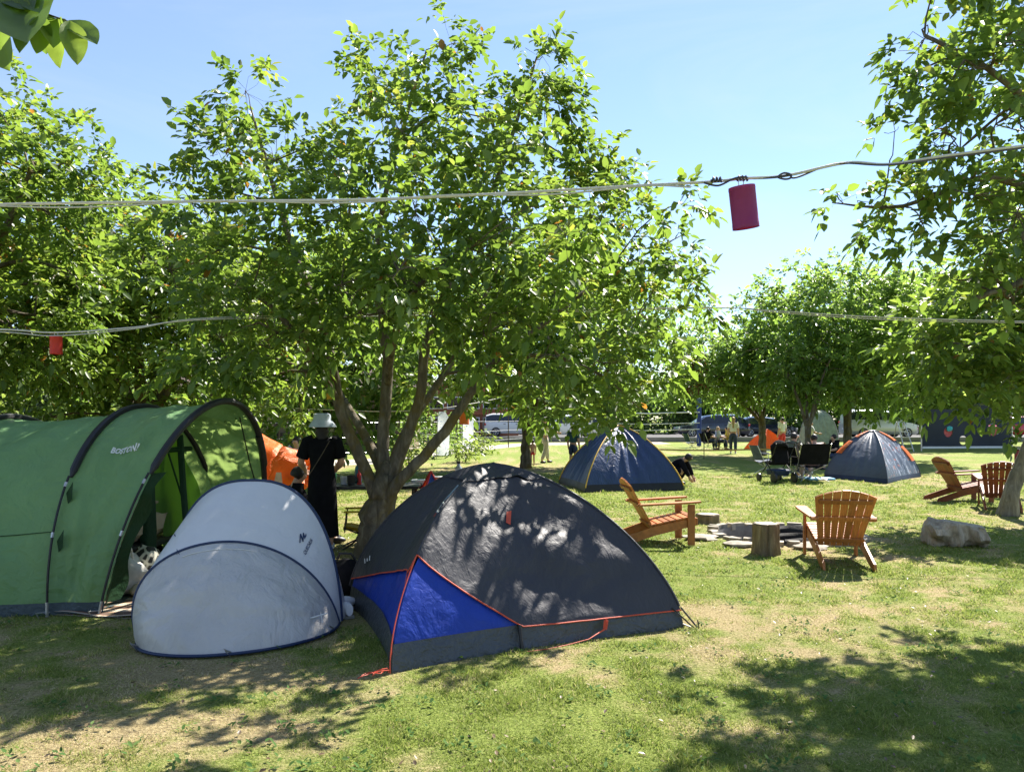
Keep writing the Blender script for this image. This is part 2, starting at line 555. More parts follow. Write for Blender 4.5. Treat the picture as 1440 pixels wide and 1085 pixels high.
# mown grass: blades in the near lawn
m, t, out = _mat('grass_blades')
at_n = nd(t, 'ShaderNodeAttribute'); at_n.attribute_name = 'rnd'
r = ramp(t, at_n.outputs['Fac'], [(0, (.10, .145, .024)), (.3, (.20, .265, .05)), (.5, (.31, .36, .085)), (.64, (.44, .39, .17)), (.85, (.56, .47, .28)), (1, (.66, .56, .37))])
b = nd(t, 'ShaderNodeBsdfPrincipled'); t.links.new(r.outputs[0], b.inputs['Base Color'])
b.inputs['Roughness'].default_value = .6; b.inputs['Specular IOR Level'].default_value = .25
tr = nd(t, 'ShaderNodeBsdfTranslucent'); t.links.new(r.outputs[0], tr.inputs[0])
ms = nd(t, 'ShaderNodeMixShader'); ms.inputs[0].default_value = .5
t.links.new(b.outputs[0], ms.inputs[1]); t.links.new(tr.outputs[0], ms.inputs[2]); t.links.new(ms.outputs[0], out.inputs[0])
rng = np.random.default_rng(4)
N = 560000
d = 2.9 * (22 / 2.9) ** (rng.random(N) ** 1.15)
x = (rng.random(N) * 2 - 1) * .74 * d
keep = np.hypot(x - PIT[0], d - PIT[1]) > 1.12
d, x = d[keep], x[keep]
dr = dryness(x, d)
keep = rng.random(len(d)) > dr * .55
d, x, dr = d[keep], x[keep], dr[keep]
n = len(d)
tuft = fbm(x * 5, d * 5, 77, 3)
h = (.012 + .026 * rng.random(n)) * (1 - .55 * dr) * (.30 + 2.6 * np.clip(tuft - .25, 0, 1) ** 1.5) * np.clip(.8 + d / 16, .8, 1.7)
wd = (.0022 + .0022 * rng.random(n)) * np.clip(d / 4.2, 1, 4.5)
ang = rng.random(n) * 2 * PI
lean = rng.normal(0, .8, (n, 2)) * h[:, None]
z0 = ground_z(x, d) - .003
V = np.zeros((n, 3, 3), np.float32)
V[:, 0, 0] = x - np.cos(ang) * wd; V[:, 0, 1] = d - np.sin(ang) * wd; V[:, 0, 2] = z0
V[:, 1, 0] = x + np.cos(ang) * wd; V[:, 1, 1] = d + np.sin(ang) * wd; V[:, 1, 2] = z0
V[:, 2, 0] = x + lean[:, 0]; V[:, 2, 1] = d + lean[:, 1]; V[:, 2, 2] = z0 + h
me = bpy.data.meshes.new('grass')
fill_mesh(me, V.reshape(-1, 3), np.arange(n * 3).reshape(-1, 3))
at = me.attributes.new('rnd', 'FLOAT', 'FACE')
rv = np.clip(.12 + .38 * rng.random(n) + (dr * .5) * (rng.random(n) * .9 + .35) + (rng.random(n) < .10) * .3, 0, 1)
at.data.foreach_set('value', rv.astype(np.float32))
me.materials.append(m)
grass = bpy.data.objects.new('grass', me); COL.objects.link(grass); tag(grass, 'short mown lawn grass with straw coloured dry patches', 'grass', kind='stuff')

# broad-leaved weeds in the sward (rosettes one can point at)
weed_m = leafmat('weed_leaf', [(0, (.05, .10, .03)), (.5, (.08, .15, .04)), (1, (.12, .19, .06))], 1.8, .3, .8, .08)

def scatter_leaves(name, label, n, area, size, mat, lift, upd, seed, per=1, spread=0.0):
    rng = np.random.default_rng(seed)
    y = area[2] + (area[3] - area[2]) * rng.random(n) ** 1.2; x = (area[0] + (area[1] - area[0]) * rng.random(n)) * (1 if area[4] is None else y / area[4])
    y = np.repeat(y, per) + rng.normal(0, 1, n * per) * spread; x = np.repeat(x, per) + rng.normal(0, 1, n * per) * spread
    k = n * per
    a = rng.random(k) * 2 * PI
    z = ground_z(x, y) + lift * (.4 + rng.random(k))
    d = np.stack([np.cos(a), np.sin(a), upd * rng.random(k)], -1); d /= np.linalg.norm(d, axis=1)[:, None]
    s_ = np.cross(d, np.array([[0, 0, 1.0]]) + rng.normal(0, .25, (k, 3))); s_ /= np.linalg.norm(s_, axis=1)[:, None]
    l = (size * (.6 + .8 * rng.random(k)))[:, None]; b0 = np.stack([x, y, z], -1); up = np.array([[0, 0, 1.0]])
    V = np.zeros((k, 6, 3), np.float32)
    V[:, 0] = b0; V[:, 1] = b0 + d * l * .3 + s_ * l * .24 + up * l * .08; V[:, 2] = b0 + d * l * .7 + s_ * l * .2 + up * l * .06
    V[:, 3] = b0 + d * l; V[:, 4] = b0 + d * l * .7 - s_ * l * .2 + up * l * .06; V[:, 5] = b0 + d * l * .3 - s_ * l * .24 + up * l * .08
    kk = np.arange(k)[:, None] * 6
    F = np.concatenate([kk + np.array([[0, 1, 2, 3]]), kk + np.array([[0, 3, 4, 5]])], 1).reshape(-1, 4)
    me = bpy.data.meshes.new(name); fill_mesh(me, V.reshape(-1, 3), F)
    at = me.attributes.new('rnd', 'FLOAT', 'FACE'); at.data.foreach_set('value', np.repeat(rng.random(k), 2).astype(np.float32))
    me.materials.append(mat)
    o = bpy.data.objects.new(name, me); COL.objects.link(o); tag(o, label, 'ground cover', kind='stuff')
scatter_leaves('leaf_litter', 'small dry leaves and bits of bark strewn over the lawn', 1500, (-3.4, 3.4, 3.2, 13, 5.0), .026, leafmat('litter_leaf', [(0, (.05, .035, .02)), (.5, (.13, .085, .045)), (1, (.24, .18, .09))], 1.2, .15), .012, .5, 21)
scatter_leaves('clover', 'small flat broad leaved weeds in patches of the lawn', 420, (-3.4, 3.4, 3.2, 11, 5.0), .030, weed_m, .018, .9, 22, 9, .035)
# gravel path and raised parking strip
M['gravel'] = pmat('pale_gravel', (.42, .38, .31), .95, var=.25, vscale=12, bstr=.6, bscale=90)
M['asphalt'] = pmat('grey_asphalt', (.07, .068, .066), .9, var=.2, vscale=4, bstr=.5, bscale=120)
M['concrete'] = pmat('pale_concrete', (.17, .165, .155), .85, var=.15, vscale=5, bstr=.3, bscale=50)
pb = MB()
pth = [(-26, 24.5, 22), (-11, 26.5, 23.6), (-4.5, 31, 26.8), (-2.6, 42, 35), (1, 50, 45.6), (10, 52.0, 48)]
rowsA = [Vector((x_, a_, .006)) for x_, a_, b_ in pth]; rowsB = [Vector((x_, b_, .006)) for x_, a_, b_ in pth]
pb.grid([rowsB, rowsA])
tag(pb.build('path', M['gravel']), kind='structure')
rb = MB()
rb.box((5, 63.2, .13), (150, 22, .26))
tag(rb.build('road', M['asphalt'], smooth=False), kind='structure')
kb = MB(); kb.box((5, 52.0, .17), (150, .38, .34), bev=.03)
tag(kb.build('kerb', M['concrete'], smooth=False), kind='structure')
# ------------------------------------------------------------------ trees
def nrm(a):
    return a / np.maximum(np.linalg.norm(a, axis=-1, keepdims=True), 1e-9)

def leaflets_mesh(name, base, dirn, length, width, rng, mat, rndv=None):
    """base, dirn (n,3): each leaflet is a folded six-vertex blade"""
    n = len(base)
    dirn = nrm(dirn)
    up = np.tile(np.array([[0, 0, 1.0]]), (n, 1)) + rng.normal(0, .45, (n, 3))
    s = nrm(np.cross(dirn, up)); nn = np.cross(s, dirn)
    l = length[:, None]; wd = width[:, None]
    droop = np.array([[0, 0, -1.0]])
    V = np.zeros((n, 6, 3), np.float32)
    V[:, 0] = base
    V[:, 1] = base + dirn * l * .30 + s * wd * .50 + nn * wd * .14
    V[:, 2] = base + dirn * l * .68 + s * wd * .42 + nn * wd * .10 + droop * l * .05
    V[:, 3] = base + dirn * l + droop * l * .15
    V[:, 4] = base + dirn * l * .68 - s * wd * .42 + nn * wd * .10 + droop * l * .05
    V[:, 5] = base + dirn * l * .30 - s * wd * .50 + nn * wd * .14
    k = np.arange(n)[:, None] * 6
    F = np.concatenate([k + np.array([[0, 1, 2, 3]]), k + np.array([[0, 3, 4, 5]])], 1).reshape(-1, 4)
    me = bpy.data.meshes.new(name)
    fill_mesh(me, V.reshape(-1, 3), F)
    at = me.attributes.new('rnd', 'FLOAT', 'FACE')
    if rndv is None: rndv = rng.random(n)
    at.data.foreach_set('value', np.repeat(rndv, 2).astype(np.float32))
    me.materials.append(mat)
    return me

def compound(pos, out, rng, leaf, per=4, tone=None, simple=False):
    """rosettes at pos growing along out -> leaflet arrays of pinnate leaves"""
    n = len(pos)
    p = np.repeat(pos, per, 0); o = np.repeat(out, per, 0)
    tn = np.repeat(tone if tone is not None else rng.random(n), per)
    d = nrm(o + rng.normal(0, .55, p.shape) + np.array([[0, 0, .15]]))
    L = leaf * (1.7 + 1.1 * rng.random(len(p)))
    side = nrm(np.cross(d, np.array([[0, 0, 1.0]]) + rng.normal(0, .3, p.shape)))
    B, D, LN, T = [], [], [], []
    spots = [(.42, 1), (.42, -1), (.72, 1), (.72, -1), (1, 0)] if not simple else [(.5, 1), (.6, -1), (1, 0)]
    for tt, sg in spots:
        q = p + d * (L * tt)[:, None]
        q[:, 2] -= .28 * L * tt * tt
        dd = d * (.55 if sg else 1) + side * sg * .8 + rng.normal(0, .28, p.shape)
        dd[:, 2] -= .30 + .25 * rng.random(len(p))
        B.append(q); D.append(dd)
        LN.append(leaf * (.50 + .25 * tt + .62 * rng.random(len(p))) * (1.2 if sg == 0 else 1))
        T.append(np.where(rng.random(len(p)) < .006, .99, np.clip(tn + rng.normal(0, .16, len(p)), 0, .97)))
    return np.concatenate(B), np.concatenate(D), np.concatenate(LN), np.concatenate(T)

def make_tree(name, label, base, limbs, clumps, seed, leaf=.13, density=40, bark='bark', leafm='leaf', rust=.002, per=4, simple=False, group=None, wfac=.5, twigs=6, flut=True):
    """limbs: [(pts, radii)] in world coords; clumps: [(centre, radius or (rx,ry,rz), weight)]"""
    rng = np.random.default_rng(seed)
    base = Vector(base)
    root = thing(name, label, 'tree', base, 0, group)
    tb = MB()
    nodes = []
    for li, (pts, rad) in enumerate(limbs):
        # resample with a little wander so that limbs are not ruler-straight
        pts = [Vector(p) for p in pts]
        fine, fr = [], []
        for i in range(len(pts) - 1):
            for k in range(4):
                u = k / 4
                p0 = pts[max(i - 1, 0)]; p1 = pts[i]; p2 = pts[i + 1]; p3 = pts[min(i + 2, len(pts) - 1)]
                q = .5 * ((2 * p1) + (p2 - p0) * u + (2 * p0 - 5 * p1 + 4 * p2 - p3) * u * u + (3 * p1 - p0 - 3 * p2 + p3) * u ** 3)
                r_ = rad[i] * (1 - u) + rad[i + 1] * u
                if i + k > 0: q = q + Vector(rng.normal(0, .10, 3)) * r_
                fine.append(q); fr.append(r_)
        fine.append(pts[-1]); fr.append(rad[-1])
        ph = rng.random(3) * 6.28
        big = rad[0] > .12 and flut
        fl = (lambda i, th, ph=ph: 1 + .09 * math.sin(3 * th + ph[0] + i * .12) + .06 * math.sin(5 * th + ph[1] - i * .2) + .03 * math.sin(9 * th + ph[2])) if big else (lambda i, th, ph=ph: 1 + .06 * math.sin(2 * th + ph[0] + i * .5))
        tb.tube(fine, fr, 30 if big else 10, flute=fl)
        st = 0 if li else len(fine) // 2
        for q, r_ in list(zip(fine, fr))[st:]:
            if r_ < .10 or li == 0: nodes.append((np.array(q), r_))
    NP = np.array([q for q, _ in nodes])
    pos, out, tone = [], [], []
    for ci, cl in enumerate(clumps):
        c = np.array(cl[0], float); rr = np.array(cl[1] if hasattr(cl[1], '__len__') else (cl[1],) * 3, float)
        wgt = cl[2] if len(cl) > 2 else 1
        # bough to the clump
        dist = np.linalg.norm(NP - c, axis=1) + np.maximum(0, NP[:, 2] - c[2]) * .6
        j = int(np.argmin(dist)); q0 = NP[j]; r0 = min(nodes[j][1] * .6, .035)
        mid = (q0 + c) / 2 + np.array([0, 0, .12 * np.linalg.norm(c - q0)]) + rng.normal(0, .05, 3)
        bp = [q0, q0 * .55 + mid * .45 + rng.normal(0, .02, 3), mid, mid * .5 + c * .5 + rng.normal(0, .03, 3), c]
        tb.tube(bp, [r0, r0 * .85, r0 * .7, r0 * .55, r0 * .4], 5, cap=False)
        nr = max(3, int(density * wgt * (rr.prod() ** (2 / 3)) / .35))
        u = nrm(rng.normal(0, 1, (nr, 3)))
        rad_ = rng.random(nr) ** .45
        pp = c + u * rad_[:, None] * rr
        oo = nrm(u + np.array([0, 0, .25]))
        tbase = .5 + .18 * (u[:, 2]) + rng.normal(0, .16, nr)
        isr = rng.random(nr) < rust
        tbase[isr] = 1.6
        pos.append(pp); out.append(oo); tone.append(tbase)
        for k in range(min(twigs, nr)):
            e = pp[k]
            m_ = (c + e) / 2 + rng.normal(0, .04, 3)
            tb.tube([c, m_, e], [r0 * .35, r0 * .25, .003], 4, cap=False)
    pos = np.concatenate(pos); out = np.concatenate(out); tone = np.concatenate(tone)
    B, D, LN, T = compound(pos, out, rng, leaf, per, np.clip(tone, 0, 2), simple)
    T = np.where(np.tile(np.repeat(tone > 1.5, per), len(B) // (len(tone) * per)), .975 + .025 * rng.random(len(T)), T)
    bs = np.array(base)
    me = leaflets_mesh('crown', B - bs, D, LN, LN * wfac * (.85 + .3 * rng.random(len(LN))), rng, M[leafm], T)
    tr = tb.build('trunk', M[bark], root, world=True, angle=None)
    co = bpy.data.objects.new('crown', me); COL.objects.link(co); co.parent = root
    return root

def auto_limbs(base, fork, crown_c, crown_r, rad, rng, n=5, lean=(0, 0)):
    b = Vector(base); f = b + Vector((lean[0], lean[1], fork))
    L = [([b, b.lerp(f, .35) + Vector((rng.uniform(-.04, .04), rng.uniform(-.04, .04), 0)), f.lerp(b, .3), f, f + Vector((lean[0] * .3, lean[1] * .3, .25))], [rad * 1.35, rad * 1.05, rad * .95, rad * .95, rad * .7])]
    c = Vector(crown_c)
    for k in range(n):
        a = 2 * PI * (k + rng.uniform(-.25, .25)) / n
        e = c + Vector((math.cos(a) * crown_r[0] * .6, math.sin(a) * crown_r[1] * .6, rng.uniform(-.1, .55) * crown_r[2]))
        m1 = f.lerp(e, .35) + Vector((0, 0, .25 * rng.uniform(.3, 1)))
        m2 = f.lerp(e, .7) + Vector((0, 0, .35 * rng.uniform(.3, 1)))
        L.append(([f - Vector((0, 0, .1)), m1, m2, e], [rad * .6, rad * .45, rad * .3, rad * .14]))
    return L

def auto_clumps(c, r, rng, n=26, size=.36):
    out = []
    c = np.array(c, float); r = np.array(r, float)
    ga = PI * (3 - 5 ** .5)
    for k in range(n):
        zz = 1 - 2 * (k + .5) / n
        rho = math.sqrt(max(0, 1 - zz * zz))
        th = ga * k + rng.uniform(-.4, .4)
        u = np.array([rho * math.cos(th), rho * math.sin(th), zz])
        f = rng.uniform(.58, .92)
        s = size * rng.uniform(.75, 1.2)
        out.append((c + u * r * f, tuple(r * s), 1))
    for k in range(n // 3):
        u = np.array([rng.gauss(0, .35), rng.gauss(0, .35), rng.gauss(0, .35)])
        out.append((c + u * r, tuple(r * size), .7))
    return out

# --- the big walnut in the middle
mt_base = G(526, 783)
def LP(*a): return [P(*p) for p in a]
limbs = [
    ([mt_base - Vector((0, 0, .05)), P(524, 765, 8.86), P(527, 735, 8.88), P(534, 700, 8.9), P(541, 676, 8.9), P(546, 655, 8.92)], [.235, .19, .162, .152, .15, .10]),
    (LP((532, 748, 8.88), (526, 692, 8.85), (505, 640, 8.75), (480, 580, 8.6), (466, 510, 8.5), (447, 440, 8.5), (405, 330, 8.7), (352, 150, 9.1)), [.06, .10, .088, .076, .068, .055, .04, .012]),
    (LP((534, 750, 8.92), (542, 680, 8.94), (538, 620, 9.0), (545, 540, 9.1), (540, 460, 9.15), (528, 380, 9.1), (545, 260, 9), (600, 70, 9)), [.07, .11, .095, .08, .066, .052, .035, .012]),
    (LP((533, 750, 8.88), (549, 678, 8.9), (572, 615, 8.8), (592, 550, 8.75), (600, 480, 8.7), (640, 380, 8.6), (700, 250, 8.7), (755, 80, 8.8)), [.07, .105, .085, .074, .064, .05, .035, .012]),
    (LP((530, 755, 8.84), (548, 695, 8.82), (585, 652, 8.65), (626, 606, 8.65), (657, 560, 8.7), (692, 510, 8.8), (765, 455, 9.0), (850, 390, 9.4), (960, 330, 9.8)), [.06, .095, .08, .07, .06, .05, .038, .024, .008]),
    (LP((545, 670, 8.95), (575, 600, 9.4), (640, 500, 10.2), (690, 400, 10.8), (720, 320, 11)), [.09, .07, .05, .035, .015]),
    (LP((540, 670, 8.95), (500, 590, 9.5), (440, 500, 10.3), (370, 420, 10.8)), [.08, .06, .045, .015]),
    (LP((545, 540, 9.1), (555, 470, 8.3), (590, 400, 7.6), (660, 350, 7.2)), [.06, .05, .035, .015]),
    (LP((475, 560, 8.55), (430, 490, 8.0), (380, 430, 7.8), (330, 400, 7.8)), [.05, .04, .03, .012]),
    (LP((692, 510, 8.8), (770, 500, 8.6), (850, 530, 8.6), (905, 580, 8.5)), [.04, .032, .02, .008]),
]
cl_px = [(345, 130, 9.2, 48), (300, 205, 9, 58), (385, 225, 8.6, 70), (270, 285, 8.8, 62), (455, 215, 9.3, 62), (530, 110, 9, 52), (565, 185, 8.2, 82), (635, 62, 9, 38),
         (645, 155, 8.6, 85), (762, 78, 9, 42), (765, 155, 9, 66), (705, 230, 8, 92), (805, 235, 9, 66), (830, 310, 8.5, 75), (880, 245, 9.2, 36), (900, 350, 8.5, 66), (955, 285, 8.8, 34),
         (950, 370, 8.3, 46), (980, 415, 8, 34), (900, 440, 8, 70), (850, 510, 7.5, 62), (915, 520, 7.2, 44), (885, 575, 6.9, 42), (845, 590, 6.9, 30), (480, 310, 7.8, 90), (585, 300, 7.4, 100),
         (700, 335, 7.3, 100), (780, 410, 7.3, 90), (400, 340, 7.8, 92), (330, 395, 8, 84), (310, 475, 8.1, 74), (385, 470, 7.7, 70), (480, 400, 7.4, 76), (590, 400, 7.3, 66), (690, 440, 7.4, 70),
         (765, 500, 7.4, 60), (240, 380, 9, 70), (255, 520, 8.5, 48), (350, 540, 8.2, 40), (800, 570, 8, 40),
         (400, 280, 10.4, 100), (550, 230, 10.6, 110), (700, 280, 10.8, 110), (800, 380, 10.4, 90), (500, 420, 10.8, 100), (640, 430, 11, 100), (350, 440, 10.6, 90), (760, 540, 10, 60), (620, 530, 11, 60), (430, 540, 10.8, 60), (850, 290, 6.1, 40), (795, 330, 6.0, 46), (560, 380, 6.2, 50), (505, 440, 7.7, 52), (605, 440, 7.8, 52), (680, 470, 7.9, 50), (430, 470, 7.8, 56)]
# thinner foliage where the light falls through onto the charcoal tent
cl_px = [(x, y, d + .55 * min(1, max(0, (x - 760) / 110)) * (d < 9.5) if not (x > 930 and y < 420) else 7.7, r) for x, y, d, r in cl_px]
cl = [(tuple(P(x, y, d)), r * d / FPX, (.8 if (x > 560 and y > 280 and d < 8) else .5 if (d > 10 and y < 450 and x < 720) else .85 if (y > 200 and 350 < x < 700) else 1.0)) for x, y, d, r in cl_px]
make_tree('walnut_tree', 'largest walnut tree, its forked grey trunk rising behind the white and charcoal tents', mt_base, [limbs[0]] + [(p_, [q_ * .80 for q_ in r_]) for p_, r_ in limbs[1:]], cl, 1, .092, 38, wfac=.56, rust=.002, twigs=8)

rr = random.Random(8)
# --- neighbours: crowns that fill the left edge
b = (-7.7, 10.2, 0); c = (-7.45, 9.9, 3.85); r = (2.5, 2.6, 2.2)
make_tree('walnut_tree', 'walnut tree at the left edge with only its right half in view', b, auto_limbs(b, 1.2, c, r, .17, rr), auto_clumps(c, r, rr, 34, .33), 2, .095, 30)
b = (-6.75, 14, 0); c = (-6.6, 14, 3.45); r = (2.7, 2.5, 1.95)
make_tree('walnut_tree', 'walnut tree right behind the green tunnel tent, its short trunk above the roof', b, auto_limbs(b, 1.35, c, r, .19, rr, 4), auto_clumps(c, r, rr, 32, .36), 3, .13, 17, twigs=3)
b = (-5.2, 21, 0); c = (-5.2, 21, 4.0); r = (3.2, 3.0, 2.5)
make_tree('walnut_tree', 'shaded walnut tree behind the woman in the bucket hat', b, auto_limbs(b, 1.6, c, r, .17, rr), auto_clumps(c, r, rr, 26, .4), 4, .17, 12, twigs=2, leafm='leaf_far')
b = (.46, 24.7, 0); c = (.95, 24.3, 4.55); r = (4.3, 3.6, 2.75)
make_tree('walnut_tree', 'walnut tree in mid lawn, its forked trunk beside the child in red shorts', b, auto_limbs(b, 1.35, c, r, .14, rr, 6), auto_clumps(c, r, rr, 36, .33), 5, .15, 13, twigs=3, leafm='leaf_far')
# --- right side, far crowns
b = (13.1, 30, 0); c = (12.9, 30, 4.9); r = (4.5, 4, 2.9)
tf = make_tree('walnut_tree', 'tallest of the far right walnuts, trunk straight behind the grey and orange tent', b, auto_limbs(b, 2.0, c, r, .15, rr, 6), auto_clumps(c, r, rr, 40, .30), 6, .17, 11, twigs=3, leafm='leaf_far')
b = (10.75, 33, 0); c = (9.5, 33, 3.75); r = (3.3, 3, 1.95)
tg = make_tree('walnut_tree', 'low spreading walnut tree, its trunk in front of the small orange tent', b, auto_limbs(b, 1.5, c, r, .14, rr), auto_clumps(c, r, rr, 30, .32), 7, .17, 10, twigs=3, leafm='leaf_far')
b = (10.4, 27, 0); c = (10.7, 27.5, 3.6); r = (2.0, 2.0, 1.5)
make_tree('walnut_tree', 'young walnut tree between the pushchair and the black camping chair', b, auto_limbs(b, 1.3, c, r, .11, rr, 4), auto_clumps(c, r, rr, 16, .34), 8, .16, 9, twigs=3, leafm='leaf_far')
b = (25.6, 45, 0); c = (25.7, 45, 5.9); r = (5.6, 4.6, 4.1)
make_tree('walnut_tree', 'walnut tree rising behind the dark target sheet', b, auto_limbs(b, 2.2, c, r, .25, rr), auto_clumps(c, r, rr, 36, .34), 9, .25, 12, twigs=3, leafm='leaf_far')
# --- leaning tree at the right edge
b = G(1416, 724)
L = [([b - Vector((0, 0, .05)), P(1420, 700, 12.6), P(1431, 668, 12.6), P(1447, 630, 12.55), P(1475, 575, 12.5), P(1500, 540, 12.5)], [.18, .125, .11, .10, .095, .075])]
for e, r_ in (((1400, 440, 12), .06), ((1330, 480, 11.6), .05), ((1480, 380, 12.2), .07), ((1560, 420, 12.5), .07), ((1440, 520, 11.2), .05)):
    L.append((LP((1480, 568, 12.5), ((1490 + e[0]) / 2, (545 + e[1]) / 2 - 10, 12.3), e), [r_, r_ * .7, .012]))
cl_px = [(1320, 455, 11.6, 48), (1290, 480, 11.5, 36), (1350, 510, 11.4, 55), (1310, 540, 11.5, 36), (1395, 470, 11.6, 62), (1430, 420, 12, 62), (1420, 540, 11.3, 52), (1375, 410, 12.2, 50), (1440, 585, 11, 26), (1385, 560, 11.2, 34),
         (1350, 450, 12.5, 60), (1480, 480, 12, 80), (1500, 380, 12.5, 90), (1560, 450, 12.5, 90), (1450, 330, 13, 80), (1600, 350, 12.5, 90)]
make_tree('walnut_tree', 'walnut tree at the right edge with a bare grey trunk leaning right', b, L, [(tuple(P(x, y, d)), r * d / FPX, 1) for x, y, d, r in cl_px], 10, .14, 24, bark='bark_pale')
# --- near tree on the right, trunk outside the frame
b = Vector((5.7, 7.6, 0))
f = b + Vector((-.1, 0, 1.6))
L = [([b, b + Vector((0, 0, .6)), f - Vector((0, 0, .4)), f, f + Vector((0, 0, .3))], [.28, .2, .17, .16, .1])]
for pts in ([(1500, 330, 7.4), (1400, 250, 7.2), (1270, 290, 7.3), (1170, 285, 7.4)], [(1500, 250, 7.3), (1420, 120, 7), (1300, 50, 7.2)], [(1540, 200, 7.4), (1480, 0, 7.2), (1420, -150, 7.3)], [(1560, 200, 7.8), (1600, 0, 8)], [(1500, 380, 7), (1430, 400, 6.6), (1370, 420, 6.5)]):
    L.append(([f - Vector((0, 0, .05))] + [P(*p) for p in pts], [.08, .05, .03, .018, .006][:len(pts) + 1]))
cl_px = [(1300, 55, 7.2, 48), (1270, 130, 7.0, 36), (1258, 185, 7.0, 24), (1345, 100, 6.8, 62), (1415, 60, 6.6, 70), (1400, 175, 6.5, 66), (1330, 185, 6.8, 50), (1300, 265, 7.0, 44), (1225, 285, 7.3, 34), (1185, 282, 7.4, 22),
         (1240, 320, 7.2, 22), (1300, 320, 7.0, 34), (1370, 275, 6.6, 62), (1430, 300, 6.5, 58), (1390, 360, 6.6, 46), (1350, 395, 6.8, 26), (1425, 425, 6.6, 42), (1320, -20, 7.2, 62), (1400, -60, 7.2, 80),
         (1500, 100, 7.2, 100), (1540, 280, 7.2, 100), (1480, 410, 6.8, 70), (1600, 150, 7.8, 110), (1490, -80, 7.6, 110), (1570, -200, 7.8, 110), (1420, -180, 7.6, 90), (1460, 200, 7.8, 90), (1450, 50, 8.2, 90), (1400, 330, 7.8, 60), (1350, 210, 8, 60), (1380, 80, 8.2, 70)]
make_tree('walnut_tree', 'walnut branches reaching in from the upper right corner above the pink lantern', b, L, [(tuple(P(x, y, d)), r * d / FPX, 1) for x, y, d, r in cl_px], 12, .094, 27, wfac=.56, rust=.002, twigs=8)
# --- twig overhanging the upper left corner
b = Vector((-4.3, 1.4, 0))
L = [([b, b + Vector((0, 0, .8)), b + Vector((.1, .05, 1.6)), b + Vector((.3, .1, 2.2)), b + Vector((.5, .2, 2.6))], [.26, .19, .17, .15, .1]),
     ([b + Vector((.4, .15, 2.4)), Vector((-3.2, 2.0, 3.2)), Vector((-2.5, 2.4, 3.2)), P(-20, -10, 2.65), P(40, -6, 2.65)], [.08, .05, .025, .012, .005]),
     ([b + Vector((.4, .15, 2.4)), Vector((-4.4, 1.2, 3.6)), Vector((-4.8, .8, 4.4))], [.08, .05, .02])]
root = make_tree('walnut_tree', 'large close walnut leaves hanging in the upper left corner', b, L, [((-4.6, 1.0, 4.2), (1.0, .9, .8), 1), ((-4.9, .3, 3.8), (.8, .8, .6), 1)], 13, .13, 20)
rng = np.random.default_rng(3)
spots = [(10, -18, 2.62), (45, 5, 2.6), (75, 25, 2.62), (100, 30, 2.6), (-5, 30, 2.6), (60, 35, 2.7), (30, -10, 2.7)]
B = []; D = []; Ln = []; T = []
tb = MB()
leaf_px = [((20, -8), (38, 42), .2), ((14, -5), (30, 45), .75), ((45, 14), (30, 66), .3), ((62, 22), (52, 68), .5), ((72, 24), (66, 66), .45), ((85, 26), (84, 84), .8), ((66, 20), (74, 60), .35), ((98, 30), (108, 82), .85), ((98, 30), (134, 56), .25),
           ((-14, 28), (10, 85), .7), ((-8, 22), (2, 60), .5), ((40, -12), (58, 12), .3), ((-25, -12), (-18, 40), .5), ((10, -25), (46, 4), .2)]
for (a0, a1, tn) in leaf_px:
    p0 = np.array(P(a0[0], a0[1], 2.62 + rng.normal(0, .03))); p1 = np.array(P(a1[0], a1[1], 2.6 + rng.normal(0, .05)))
    B.append(p0); D.append(p1 - p0); Ln.append(np.linalg.norm(p1 - p0) * 1.08); T.append(tn)
tb.tube([P(-30, -12, 2.65), P(20, -8, 2.63), P(60, 18, 2.62), P(98, 31, 2.6)], [.006, .005, .004, .002], 5)
tb.tube([P(-60, 0, 2.65), P(-10, 12, 2.62), P(10, 12, 2.6)], [.005, .004, .002], 5)
tb.build('twig', M['twig'], root, world=True)
# close leaves get a full blade: curved outline, cupped halves, drooping midrib
mb = MB(); tones = []
for p0, dd, ln, tn in zip(B, D, Ln, T):
    dd = nrm(dd); sd = nrm(np.cross(dd, np.array([rng.normal(0, .5), -.75, .5 + rng.normal(0, .4)]))); nn = np.cross(sd, dd)
    rows = []
    for i in range(11):
        u = i / 10
        wd_ = ln * .30 * (math.sin(PI * u ** .85) ** .8) * (1 if 0 < i < 10 else .02)
        c_ = p0 + dd * ln * u + np.array([0, 0, -1]) * ln * .10 * u * u + nn * ln * .03 * math.sin(u * 5 + tn * 9)
        rows.append([c_ + sd * wd_ * q + nn * wd_ * (.35 * abs(q) ** 1.3 + .05 * math.sin(u * 17 + 3 * q)) for q in (-1, -.66, -.33, 0, .33, .66, 1)])
    mb.grid(rows); tones += [tn + rng.normal(0, .05)] * (10 * 6)
o = mb.build('leaf_spray', M['leaf'], root, world=True, angle=None)
at = o.data.attributes.new('rnd', 'FLOAT', 'FACE'); at.data.foreach_set('value', np.clip(np.array(tones), 0, .97).astype(np.float32))

